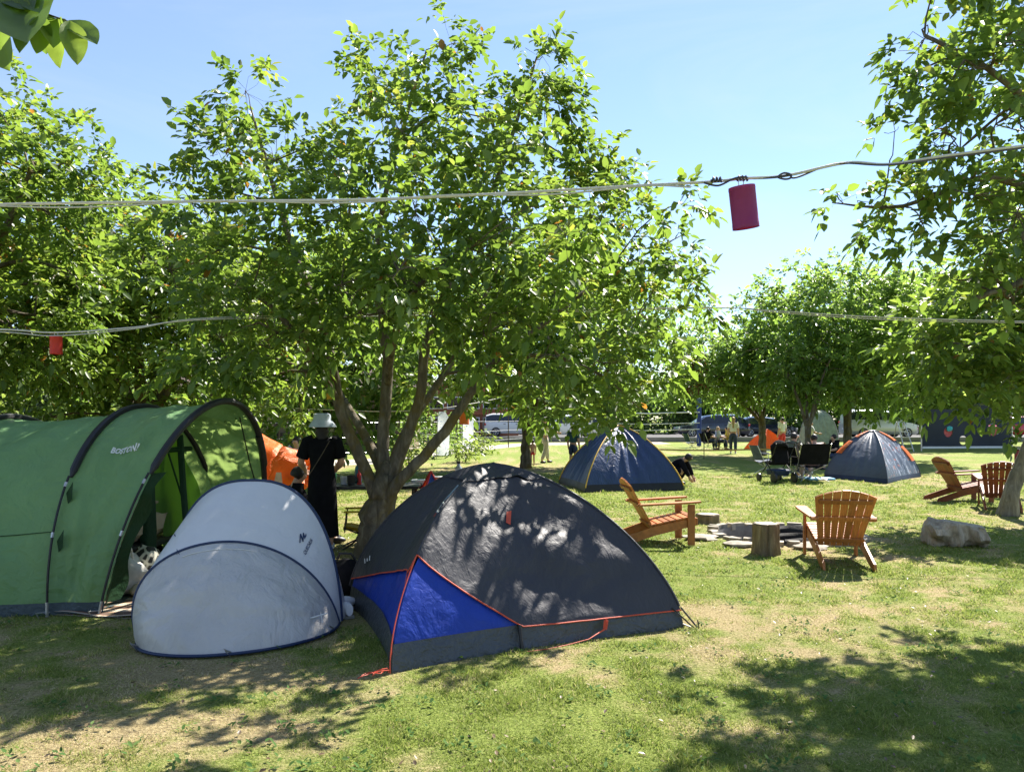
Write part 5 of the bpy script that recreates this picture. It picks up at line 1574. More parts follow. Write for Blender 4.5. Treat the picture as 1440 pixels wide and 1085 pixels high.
# orange tunnel tent with crumpled mouth, left of the walnut trunk
root = thing('tunnel_tent', 'bright orange play tunnel tent with crumpled mouth behind the silver shelter', 'tent', (-3.5, 11.6, 0))
mb = MB()
def otun(u, t):
    a = P(352, 625, 11.6); e = P(412, 650, 11.3)
    r0, r1 = .62, .34
    c = V3(a.x - .1, 11.9, .62) * (1 - u) + V3(e.x + .02, 11.45, .58) * u
    r_ = r0 * (1 - u) ** 1.3 + r1 * (1 - (1 - u) ** 1.3)
    th = 2 * PI * t
    w_ = 1 + .03 * math.sin(9 * th + u * 3) + .12 * u * (float(fbm(t * 12, u * 5, 5, 3)) - .5)
    return c + V3(.15 * math.sin(th), r_ * w_ * math.cos(th), max(-c[2], (r_ + (.12 if u < .5 else 0)) * w_ * math.sin(th)))
mb.grid([[otun(i / 20, j / 36) for j in range(36)] for i in range(21)], wrap=True)
mb.build('tunnel', M['orange'], root, world=True, angle=80)
mb = MB()
mc = V3(P(415, 662, 11.3).x, 11.25, P(415, 662, 11.3).z - .02)
rows = []
for i in range(9):
    r_ = .10 + .27 * i / 8
    rows.append([mc + V3(.12 * math.sin(i * .6) + (float(vnoise(j * .9, i * .8, 3)) - .5) * .12 + .05, r_ * math.cos(2 * PI * j / 30) * .9 + (float(vnoise(j * .8, i, 8)) - .5) * .07 - .0, r_ * math.sin(2 * PI * j / 30) + (float(vnoise(j * .7, i, 13)) - .5) * .07) + V3(r_ * .5 * math.cos(2 * PI * j / 30), 0, 0) for j in range(30)])
mb.grid(rows, wrap=True)
mb.build('mouth', M['orange'], root, world=True, angle=80)
mb = MB(); p0 = P(362, 622, 11.5); mb.tube([p0, (p0.x + .0, p0.y, .02)], .02, 6); mb.build('edge_tape', M['red'], root, world=True)
mb = MB()
q = P(395, 668, 11.0); mb.grid([[V3(q.x + .08 * math.sin(j) * i / 6 + (j - 2) * .06 * (.3 + i / 6), q.y - .1, q.z + .05 - i * .09) for j in range(5)] for i in range(7)])
mb.build('side_flap', pmat('pale_peach_cloth', (.62, .42, .33), .7), root, world=True)
# ------------------------------------------------------------------ adirondack chairs
def slat(mb, pts, w0, w1, th, nrm_):
    """board along pts with width w0->w1 in direction across, thickness th along nrm_"""
    pass
def make_adirondack(label, wood, loc, rotz, group):
    r = thing('adirondack_chair', label, 'chair', loc, rotz, group)
    # facing +Y. seat front edge y=.30 z=.36
    sz = lambda y: .245 + (y + .26) * .20
    mb = MB()
    for k in range(7):
        y = -.22 + .085 * k
        mb.box((0, y, sz(y) + .012), (.54, .074, .022), Euler((R(11.3), 0, 0)).to_matrix(), bev=.005)
    mb.build('seat', wood, r, smooth=False)
    # back: 7 fanned slats with a rounded top
    b0 = Vector((0, -.235, .25)); ax = Vector((0, -.40, .70)).normalized(); nn = Vector((0, .70, .40)).normalized()
    mb = MB()
    n = 7
    for k in range(n):
        q = (k - 3)
        xb, xt = q * .066, q * .094
        Lk = .70 - .007 * q * q
        wb, wt = .058, .084
        poly = [(xb - wb / 2, -.06), (xb + wb / 2, -.06), (xt + wt / 2, Lk - (.012 if q >= 0 else -.004) * abs(q) * .9), (xt - wt / 2 + .0, Lk + (.004 if q > 0 else -.012) * abs(q) * .9)]
        M4 = Matrix((( 1, ax.x, nn.x, b0.x), (0, ax.y, nn.y, b0.y), (0, ax.z, nn.z, b0.z), (0, 0, 0, 1)))
        mb.prism(poly, -.010, .010, M4)
    mb.build('backrest', wood, r, smooth=False)
    rt = Euler((R(-29.7), 0, 0)).to_matrix()
    rt = Matrix((Vector((1, 0, 0)), ax, nn)).transposed()
    mb = MB()
    for s_, wd in ((.03, .50), (.33, .70), (.56, .56)):
        mb.box(b0 + ax * s_ - nn * .024, (wd, .055, .025), rt, bev=.004)
    mb.build('back_rail', wood, r, smooth=False)
    for sx in (-1, 1):
        mb = MB()   # long rear leg running under the seat
        x0 = sx * .262
        poly = [(.34, .255), (.34, .355), (-.24, .238), (-.70, .075), (-.735, .0), (-.60, .0), (-.20, .13)]
        M4 = Matrix(((0, 0, 1, x0), (1, 0, 0, 0), (0, 1, 0, 0), (0, 0, 0, 1)))
        mb.prism(poly, -.013, .013, M4)
        mb.build('rear_leg', wood, r, smooth=False)
        mb = MB(); mb.box((sx * .292, .27, .265), (.026, .095, .53), bev=.004); mb.build('front_leg', wood, r, smooth=False)
        mb = MB()
        poly = [(-.05, -.46), (.03, -.46), (.055, -.1), (.075, .2), (.07, .34), (.04, .385), (-.045, .385), (-.06, .34), (-.06, .1), (-.055, -.2)]
        poly = [(sx * a, b) for a, b in poly]
        if sx < 0: poly = poly[::-1]
        M4 = Matrix.Translation((sx * .315, 0, .536)) @ Euler((R(3), 0, 0)).to_matrix().to_4x4()
        mb.prism(poly, 0, .024, M4); mb.build('armrest', wood, r, smooth=False)
    mb = MB(); mb.box((0, .352, .305), (.56, .022, .095), bev=.004); mb.build('apron', wood, r, smooth=False)
    return r
gA = 'adirondack chairs around the lawn'
c2 = make_adirondack('orange wooden adirondack chair seen from behind, facing the fire pit', M['wood'], (3.68, 8.75, 0), R(-11), gA)
c1 = make_adirondack('orange wooden adirondack chair seen from the side in front of the blue tent', M['wood'], (1.98, 9.95, 0), R(-86), gA)
c3 = make_adirondack('red brown adirondack chair seen from the side beyond the boulder', M['wood_dark'], (8.85, 14.9, 0), R(-92), gA)
c4 = make_adirondack('red brown adirondack chair seen from behind beside the leaning trunk', M['wood_dark'], (8.72, 13.75, 0), R(-27), gA)
c1.scale = c2.scale = (.97, .97, .97)

# ------------------------------------------------------------------ fire pit
M['slab'] = pmat('pale_stone_slab', (.29, .26, .21), .9, var=.4, vscale=9, bstr=.6, bscale=35)
M['lining'] = pmat('grey_fire_lining', (.20, .19, .18), .95, var=.3, vscale=6, bstr=.6, bscale=30)
M['char'] = pmat('charred_wood', (.014, .013, .012), .9, var=.5, vscale=18, bstr=.8, bscale=40)
pr = thing('fire_pit', 'sunken round fire pit with a ring of flat pale stones', 'fire pit', (PIT[0], PIT[1], 0))
rs = random.Random(5)
k = 0; a = 0
while a < 2 * PI - .12:
    da = rs.uniform(.14, .26)
    if a + da > 2 * PI - .1: da = 2 * PI - a
    r0, r1 = PIT_R - .04 + rs.uniform(-.02, .03), PIT_R + rs.uniform(.06, .15)
    g_ = .02
    poly = [(r0 * math.cos(a + g_), r0 * math.sin(a + g_)), (r1 * rs.uniform(.93, 1) * math.cos(a + g_ + .02), r1 * math.sin(a + g_ + .02)), (r1 * math.cos(a + da * .5), r1 * math.sin(a + da * .5)), (r1 * rs.uniform(.93, 1) * math.cos(a + da - g_), r1 * math.sin(a + da - g_)), (r0 * math.cos(a + da - g_), r0 * math.sin(a + da - g_)), (r0 * math.cos(a + da / 2), r0 * math.sin(a + da / 2))]
    mb = MB(); mb.prism(poly, -.03, rs.uniform(.035, .075)); mb.build('rim_stone', M['slab'], pr, smooth=False)
    a += da
mb = MB(); rows = []
for z_ in (-.25, -.15, -.05, .02):
    rows.append([((PIT_R - .05 + .012 * math.sin(9 * t_)) * math.cos(t_), (PIT_R - .05) * math.sin(t_), z_) for t_ in np.linspace(0, 2 * PI, 60)[:-1]])
mb.grid(rows, wrap=True); mb.add([(0, 0, -.235)] + rows[0], [(0, 1 + i, 1 + (i + 1) % 59) for i in range(59)])
mb.build('lining', M['lining'], pr)
for k, (lx, ly, rz, ln, lz) in enumerate([(.30, .30, 8, 1.0, -.10), (.45, .05, -12, .8, -.14), (.2, .45, 25, .7, -.02)]):
    mb = MB()
    mb.tube([(-ln / 2, 0, 0), (-ln / 4, .01, .01), (0, 0, .015), (ln / 4, -.01, .0), (ln / 2, 0, 0)], [.07, .085, .08, .085, .07], 10, flute=lambda i, th: 1 + .15 * math.sin(3 * th + i))
    o = mb.build('charred_log', M['char'])
    tag(o, ['thickest charred log lying across the fire pit', 'lower charred log in front inside the fire pit', 'topmost charred log at the back of the fire pit'][k], 'log', 'charred logs in the fire pit')
    o.location = (PIT[0] + lx, PIT[1] + ly, lz); o.rotation_euler[2] = R(rz)
for k, (px, py, s_) in enumerate([(985, 758, .16), (1038, 768, .14), (1140, 772, .15)]):
    g_ = G(px, py); mb = MB(); mb.blob((0, 0, .02), (s_ * 1.5, s_, .04), 9, 5, rough=.2, seed=k)
    o = tag(mb.build('flat_stone', M['slab'], smooth=True), ['loose flat stone in the grass left of the fire pit', 'loose flat stone in front of the fire pit left of the upright stump', 'loose flat stone between the stump and the chair'][k], 'stone', 'loose stones by the fire pit')
    o.location = (g_.x, g_.y, .01)

# ------------------------------------------------------------------ stumps and boulder
m, t2, out = _mat('cut_wood_rings')
tc = nd(t2, 'ShaderNodeTexCoord'); wv = nd(t2, 'ShaderNodeTexWave'); wv.wave_type = 'RINGS'; wv.rings_direction = 'Z'
wv.inputs['Scale'].default_value = 14; wv.inputs['Distortion'].default_value = 2.5; wv.inputs['Detail'].default_value = 3
t2.links.new(tc.outputs['Object'], wv.inputs['Vector'])
r_ = ramp(t2, wv.outputs['Color'], [(.2, (.48, .40, .29)), (.8, (.66, .58, .45))])
n_ = noise(t2, 6, 5, .7); r2 = ramp(t2, n_.outputs[0], [(.35, (.55, .5, .45)), (.7, (1, 1, 1))])
mx = nd(t2, 'ShaderNodeMixRGB', blend_type='MULTIPLY'); mx.inputs[0].default_value = 1
t2.links.new(r_.outputs[0], mx.inputs[1]); t2.links.new(r2.outputs[0], mx.inputs[2])
b_ = nd(t2, 'ShaderNodeBsdfPrincipled'); b_.inputs['Roughness'].default_value = .85
t2.links.new(mx.outputs[0], b_.inputs['Base Color']); t2.links.new(b_.outputs[0], out.inputs[0])
M['cut'] = m
M['stump_bark'] = barkmat('stump_bark', (.20, .15, .09), (.34, .27, .17))
def stump(label, loc, r, h, seed, crack):
    rt = thing('tree_stump', label, 'stump', loc)
    rg = random.Random(seed); ph = [rg.uniform(0, 6) for _ in range(4)]
    def wob(i, th):
        w_ = 1 + .04 * math.sin(3 * th + ph[0]) + .03 * math.sin(7 * th + ph[1]) + .02 * math.sin(i * 1.3 + 2 * th)
        if crack is not None:
            dth = (th - crack + PI) % (2 * PI) - PI
            w_ -= .16 * math.exp(-(dth / .075) ** 2)
        return w_
    prof = [(r * 1.1, -.02), (r * 1.06, h * .08), (r * .98, h * .3), (r * .97, h * .6), (r * 1.0, h * .9), (r * .97, h)]
    mb = MB(); mb.lathe(prof[:], n=64, wob=wob); mb.build('bark', M['stump_bark'], rt, angle=50)
    mb = MB(); mb.lathe([(0, h + .006), (r * .5, h + .007), (r * .95, h + .004)][::-1], n=64, wob=lambda i, th: wob(5, th)); mb.build('cut_face', M['cut'], rt, angle=None)
g_ = G(1083, 782); stump('upright cracked tree stump in front of the fire pit', (g_.x, g_.y + .16, 0), .155, .355, 3, R(-95))
g_ = G(999, 737); stump('low wide stump slice left of the fire pit', (g_.x, g_.y + .18, 0), .185, .13, 8, None)
m = barkmat('weathered_wood_block', (.40, .34, .25), (.60, .53, .42)); 
g_ = G(1352, 769)
mb = MB(); rows = []
rg = random.Random(2)
for i in range(25):
    u = i / 24; x_ = -.33 + .66 * u
    row = []
    for j in range(28):
        th = 2 * PI * j / 28
        rad = .205 + .035 * math.sin(2 * th + 1 + 3 * u) + .022 * math.sin(5 * th + 4 * u) + (float(fbm(th * 1.6 + 9, u * 5, 3, 3)) - .5) * .24 * (math.sin(th / 2))
        if i in (0, 24): rad *= .72
        z_ = rad * math.sin(th) * 1.0
        if z_ > .19 - .12 * u: z_ = .19 - .12 * u + .15 * (z_ - .19 + .12 * u)
        row.append((x_ + .03 * math.sin(th * 2), rad * 1.1 * math.cos(th), z_ + .17))
    rows.append(row)
mb.grid(rows, wrap=True)
mb.add([(-.33, 0, .17)] + rows[0], [(0, 1 + (j + 1) % 28, 1 + j) for j in range(28)]); mb.add([(.33, 0, .14)] + rows[-1], [(0, 1 + j, 1 + (j + 1) % 28) for j in range(28)])
o = tag(mb.build('log_block', m, angle=45), 'short thick weathered log lying in the grass in front of the leaning trunk', 'log')
o.location = (g_.x, g_.y + .15, -.01); o.rotation_euler[2] = R(-12)

# ------------------------------------------------------------------ camp table behind the trunk and things on it
def leg_table(label, loc, L, W, H, rotz, xlegs=False, topm='black'):
    rt = thing('camp_table', label, 'table', loc, rotz)
    mb = MB(); mb.box((0, 0, H - .02), (L, W, .04), bev=.008); mb.build('tabletop', M[topm], rt, smooth=False)
    for sx in (-1, 1):
        for sy in (-1, 1):
            mb = MB()
            if xlegs: mb.tube([(sx * L * .42, sy * W * .42, .0), (-sx * L * .12, sy * W * .36, H - .04)], .014, 6)
            else: mb.tube([(sx * (L / 2 - .07), sy * (W / 2 - .05), 0), (sx * (L / 2 - .07), sy * (W / 2 - .05), H - .04)], .02, 8)
            mb.build('leg', M['black'], rt)
    return rt
leg_table('black camp table left of the forked walnut trunk', (-1.82, 9.75, 0), 1.3, .55, .76, R(3))
leg_table('folding table with crossed legs right of the forked walnut trunk', (-1.0, 10.3, 0), .9, .55, .72, R(-4), True)
TZ = .765
def bottle(label, x, y, r, h, mat, capm='black', cat='bottle', z=TZ, name='bottle', group='things on the camp table'):
    rt = thing(name, label, cat, (x, y, z), 0, group)
    mb = MB(); mb.lathe([(r * .9, 0), (r, h * .04), (r, h * .62), (r * .9, h * .70), (r * .42, h * .80), (r * .40, h * .9)], n=16); mb.build('body', mat, rt)
    mb = MB(); mb.lathe([(r * .48, h * .88), (r * .48, h), (0, h)], n=14); mb.build('cap', M[capm], rt)
    return rt
def cup(label, x, y, r, h, mat, z=TZ, name='cup', cat='cup'):
    rt = thing(name, label, cat, (x, y, z), 0, 'things on the camp table')
    mb = MB(); mb.lathe([(r * .8, 0), (r, h), (r * .93, h), (r * .74, h * .08), (0, h * .08)], n=18); mb.build('body', mat, rt)
    mb = MB(); mb.tube([(r * .9, 0, h * .8), (r * 1.5, 0, h * .7), (r * 1.5, 0, h * .35), (r * .85, 0, h * .25)], r * .12, 6); mb.build('handle', mat, rt)
gl = pmat('dark_green_bottle', (.012, .08, .03), .2, var=.1, bstr=0)
bottle('dark green bottle at the left end of the black camp table', -2.26, 9.68, .05, .24, gl)
cup('black mug on the black camp table beside the trunk', -2.02, 9.65, .055, .12, M['black'])
cup('white mug between the green bottle and the black mug', -2.13, 9.72, .045, .10, M['white'])
bottle('slim red bottle on the black camp table', -1.93, 9.7, .028, .19, M['red'], 'red')
bottle('tall blue and teal bottle behind the slim red bottle', -1.97, 9.85, .045, .30, pmat('teal_plastic', (.02, .14, .2), .4), 'navy')
bottle('steel flask with black cap at the right table', -.72, 10.35, .055, .30, M['steel'], 'black', z=.725)
for k, (x_, y_, sx, sy, h_, mm_, lb) in enumerate([(-1.22, 10.2, .2, .15, .05, 'white', 'white food tray nearest the trunk on the crossed-leg table'), (-1.0, 10.25, .16, .12, .09, 'steel', 'grey food box in the middle of the crossed-leg table'), (-.84, 10.2, .18, .14, .04, 'white', 'white tray at the right end of the crossed-leg table')]):
    rt = thing('food_box', lb, 'box', (x_, y_, .725), 0, 'food boxes on the crossed-leg table')
    mb = MB(); mb.box((0, 0, h_ / 2), (sx, sy, h_), taper=(1.12, 1.12), bev=.008); mb.build('tray', M[mm_], rt, smooth=False)
    mb = MB(); mb.box((0, 0, h_ + .006), (sx * 1.14, sy * 1.14, .010), bev=.003); mb.build('lid', M['white'], rt, smooth=False)

def folding_chair(label, loc, rotz, cloth, frame, group, w_=.48, sh=.42, bh=.85, cat='chair', name='camping_chair', x=True):
    """director-style camp chair facing +Y"""
    rt = thing(name, label, cat, loc, rotz, group)
    W = w_ / 2
    mb = MB(); mb.grid([[(u * W, v, sh - .05 * (1 - u * u) + .02 * (v > .1)) for u in np.linspace(-1, 1, 9)] for v in np.linspace(-.20, .24, 6)])
    mb.grid([[(u * W, v, sh - .015 - .05 * (1 - u * u) + .02 * (v > .1)) for u in np.linspace(-1, 1, 9)] for v in np.linspace(.24, -.20, 6)])
    mb.build('seat', cloth, rt)
    mb = MB()
    for o_ in (0, -.014):
        rows = [[(u * W, -.20 - .16 * (z_ - sh) / (bh - sh) - .05 * (1 - u * u) + o_, z_) for u in np.linspace(-1, 1, 9)] for z_ in np.linspace(sh + .02, bh, 7)]
        mb.grid(rows if o_ else rows[::-1])
    mb.build('backrest', cloth, rt)
    for sx in (-1, 1):
        mb = MB(); mb.tube([(sx * W, .26, .0), (-sx * W * (.9 if x else -1), -.22 if x else .2, sh if x else sh)], .011, 6); mb.build('leg', frame, rt)
        mb = MB(); mb.tube([(sx * W, -.30, .0), (sx * W * (-.9 if x else 1), .22 if x else -.2, sh)], .011, 6); mb.build('leg', frame, rt)
        mb = MB(); mb.tube([(sx * W, -.18, sh - .02), (sx * W, -.38, bh)], .012, 6); mb.build('back_post', frame, rt)
        mb = MB(); mb.box((sx * (W + .02), 0, sh + .2), (.05, .46, .022), bev=.008); mb.build('armrest', cloth, rt, smooth=False)
        mb = MB(); mb.tube([(sx * W, .22, sh - .05), (sx * W, .20, sh + .19)], .010, 6); mb.build('arm_post', frame, rt)
    return rt
yl = fabric('yellow_cloth', (.55, .42, .03), .25, .6, .3, tcol=(.7, .5, .05), wr=.4)
g_ = P(510, 745, 9.45)
folding_chair('small yellow folding chair beside the forked walnut trunk', (g_.x, 9.5, 0), R(100), yl, M['black'], None, .36, .27, .62)
g_ = G(1138, 672)
big = folding_chair('large black camping chair seen from behind next to the pushchair', (1.0 * (1138 - 720) / 1080 * 19.6, 19.6, 0), R(5), M['blackcloth'], M['steel'], None, .78, .42, .96)
folding_chair('empty grey folding chair left of the pushchair', ((1077 - 720) / 1080 * 21.5, 21.5, 0), R(-80), pmat('grey_blue_cloth', (.06, .08, .12), .8), M['steel'], None, .5, .42, .85)
g_ = G(975, 633)
cols = [fabric('dark_teal_cloth', (.015, .045, .05), 0, .7, .2), M['blackcloth'], M['navy'], M['blackcloth']]
for k, (px, rz) in enumerate([(973, -75), (996, -70), (1010, -85), (1022, 70)]):
    folding_chair(['empty dark teal camping chair at the left end of the far row', 'black camping chair second from the left in the far row', 'navy camping chair in the middle of the far row', 'black camping chair of the yellow dressed visitor'][k], ((px - 720) / 1080 * (38.5 + k * .3), 38.5 + k * .3, 0), R(rz), cols[k], M['steel'], 'camping chairs in the far row', .55, .40, .85)

# side table and bottle beside the far adirondack chair
leg_table('small grey table beside the leaning trunk', ((1424 - 720) / 1080 * 15.6, 15.6, 0), .6, .45, .68, 0, topm='steel')
bottle('dark red bottle on the small grey table at the right edge', (1432 - 720) / 1080 * 15.6, 15.6, .07, .30, pmat('dark_red_plastic', (.20, .02, .02), .45), 'black', z=.685, group=None)

# shoes and bag between the two front tents
mb = MB(); rows = []
for i in range(13):
    u = i / 12; y_ = -.14 + .28 * u; wd = .045 * (.75 + .5 * math.sin(PI * min(1, u * 1.1)) - .1 * (u < .4)); hh = .10 - .06 * max(0, (u - .35)) / .65 - .0
    hh = max(.035, hh)
    rows.append([(wd * math.cos(t_), y_, max(0, hh * (.5 + .5 * math.sin(t_)))) for t_ in np.linspace(-PI / 2, 1.5 * PI, 14)[:-1]])
def shoe(label, loc, rz):
    rt = thing('trainer', label, 'shoe', loc, rz, 'trainers between the front tents')
    mb = MB(); mb.grid([[(p[0], p[1], p[2] + .02) for p in r_] for r_ in rows], wrap=True)
    for e in (0, -1): 
        rr_ = [(p[0], p[1], p[2] + .02) for p in rows[e]]; mb.add(rr_, [tuple(range(13))])
    mb.build('upper', M['white'], rt)
    mb = MB(); mb.prism([(wd * .052, y_) for wd, y_ in ((-.75, -.145), (.75, -.145), (.8, -.02), (1.0, .06), (.8, .13), (.2, .155), (-.3, .15), (-.9, .12), (-1.0, .05), (-.75, -.03))], 0, .022); mb.build('sole', M['steel'], rt)
shoe('white trainer lying beside the right foot of the silver shelter', (P(484, 862, 6.25).x, 6.25, .002), R(30))
shoe('white trainer tucked behind the other trainer', (P(490, 850, 6.45).x, 6.45, .002), R(-15))
mb = MB(); mb.blob((0, 0, .16), (.20, .16, .18), 14, 8, rough=.14, seed=3, flat=-.155)
o = tag(mb.build('duffel_bag', M['blackcloth']), 'black bag on the ground between the silver shelter and the charcoal tent', 'bag'); o.location = (P(487, 825, 6.85).x, 6.85, 0)
mb = MB(); mb.tube([(-.1, 0, .31), (-.05, -.03, .40), (.05, -.03, .40), (.1, 0, .31)], .012, 6); mb.build('handle', M['black'], o)

# pushchair
rt = thing('pushchair', 'black pushchair with raised hood parked in front of the far chairs', 'pushchair', ((1094 - 720) / 1080 * 19.3, 19.3, 0), R(12))
mb = MB(); 
hood = []
for i in range(9):
    a_ = -.35 + 2.0 * i / 8
    hood.append([(.24 * math.cos(t_), -.05 - .30 * math.cos(a_) * math.sin(t_) * .6 + .0, .78 + .28 * math.sin(t_) * (.6 + .4 * math.sin(a_))) for t_ in np.linspace(0, PI, 13)])
mb.grid(hood); mb.build('hood', M['blackcloth'], rt)
mb = MB(); mb.box((0, -.08, .70), (.46, .10, .52), Euler((R(-12), 0, 0)).to_matrix(), bev=.04); mb.box((0, .08, .48), (.44, .36, .10), bev=.04); mb.build('seat', M['blackcloth'], rt)
mb = MB(); mb.box((0, .0, .25), (.40, .40, .16), taper=(1.1, 1.1), bev=.03); mb.build('basket', M['navy'], rt)
mb = MB()
for sx in (-1, 1):
    mb.tube([(sx * .25, -.36, .98), (sx * .25, -.2, .70), (sx * .25, .1, .42), (sx * .25, .42, .14)], .014, 6)
    mb.tube([(sx * .25, .05, .45), (sx * .27, -.12, .30), (sx * .27, -.28, .13)], .014, 6)
mb.tube([(-.25, -.36, .98), (0, -.40, 1.0), (.25, -.36, .98)], .018, 6)
mb.build('frame', M['black'], rt)
for sx in (-1, 1):
    for (y_, r_) in ((-.28, .13), (.42, .10)):
        mb = MB(); mb.lathe([(r_ * .55, -.03), (r_, -.025), (r_, .025), (r_ * .55, .03)], (sx * .28, y_, r_), 18, rot=Euler((0, R(90), 0)).to_matrix()); wh = mb.build('wheel', M['black'], rt)
        mb = MB(); mb.lathe([(0, -.02), (r_ * .5, -.02), (r_ * .5, .02), (0, .02)], (sx * .28, y_, r_), 14, rot=Euler((0, R(90), 0)).to_matrix()); mb.build('rim', M['steel'], wh)
mb = MB(); mb.box((0, 0, .03), (.7, .4, .06), bev=.02)
o = tag(mb.build('cool_bag', pmat('light_blue_plastic', (.18, .42, .6), .5)), 'flat light blue bag lying under the black camping chair', 'bag'); o.location = ((1153 - 720) / 1080 * 19.9, 19.95, 0.002)
mb = MB(); mb.tube([(-.12, -.2, .05), (-.1, -.27, .03), (.1, -.27, .03), (.12, -.2, .05)], .012, 6); mb.build('handle', M['white'], o)
# ------------------------------------------------------------------ people
def skin_mesh(name, verts, edges, radii, mat, parent, sub=1):
    me = bpy.data.meshes.new(name + '_cage')
    me.from_pydata([tuple(v) for v in verts], edges, [])
    o = bpy.data.objects.new(name + '_cage', me); COL.objects.link(o)
    md = o.modifiers.new('s', 'SKIN'); md.use_smooth_shade = True; md.branch_smoothing = .3
    sv = me.skin_vertices[0].data
    for i, r_ in enumerate(radii):
        sv[i].radius = (r_ * 1.24, r_ * 1.24) if not hasattr(r_, '__len__') else (r_[0] * 1.24, r_[1] * 1.24)
        sv[i].use_root = (i == 0)
    ms_ = o.modifiers.new('d', 'SUBSURF'); ms_.levels = sub; ms_.render_levels = sub
    dg = bpy.context.evaluated_depsgraph_get()
    m2 = bpy.data.meshes.new_from_object(o.evaluated_get(dg))
    bpy.data.objects.remove(o); bpy.data.meshes.remove(me)
    m2.name = name; m2.materials.clear(); m2.materials.append(mat)
    m2.polygons.foreach_set('use_smooth', [True] * len(m2.polygons))
    q = bpy.data.objects.new(name, m2); COL.objects.link(q); q.parent = parent
    return q

STAND = dict(pelvis=(0, 0, .93), waist=(0, .0, 1.08), chest=(0, .01, 1.27), neck=(0, -.005, 1.46), head=(0, .01, 1.56), crown=(0, .0, 1.66),
             shL=(-.17, 0, 1.40), elL=(-.22, -.02, 1.12), wrL=(-.23, .05, .88), shR=(.17, 0, 1.40), elR=(.22, -.02, 1.12), wrR=(.23, .05, .88),
             hipL=(-.09, 0, .90), knL=(-.10, .02, .50), anL=(-.10, -.01, .09), toL=(-.11, .15, .03), hipR=(.09, 0, .90), knR=(.10, .02, .50), anR=(.10, -.01, .09), toR=(.11, .15, .03))
SIT = dict(pelvis=(0, 0, .50), waist=(0, -.03, .64), chest=(0, -.04, .84), neck=(0, -.03, 1.03), head=(0, .0, 1.13), crown=(0, -.01, 1.23),
           shL=(-.17, -.04, .97), elL=(-.24, .05, .72), wrL=(-.20, .28, .68), shR=(.17, -.04, .97), elR=(.24, .05, .72), wrR=(.20, .28, .68),
           hipL=(-.09, .03, .49), knL=(-.12, .42, .50), anL=(-.12, .42, .09), toL=(-.13, .57, .03), hipR=(.09, .03, .49), knR=(.12, .42, .50), anR=(.12, .42, .09), toR=(.13, .57, .03))
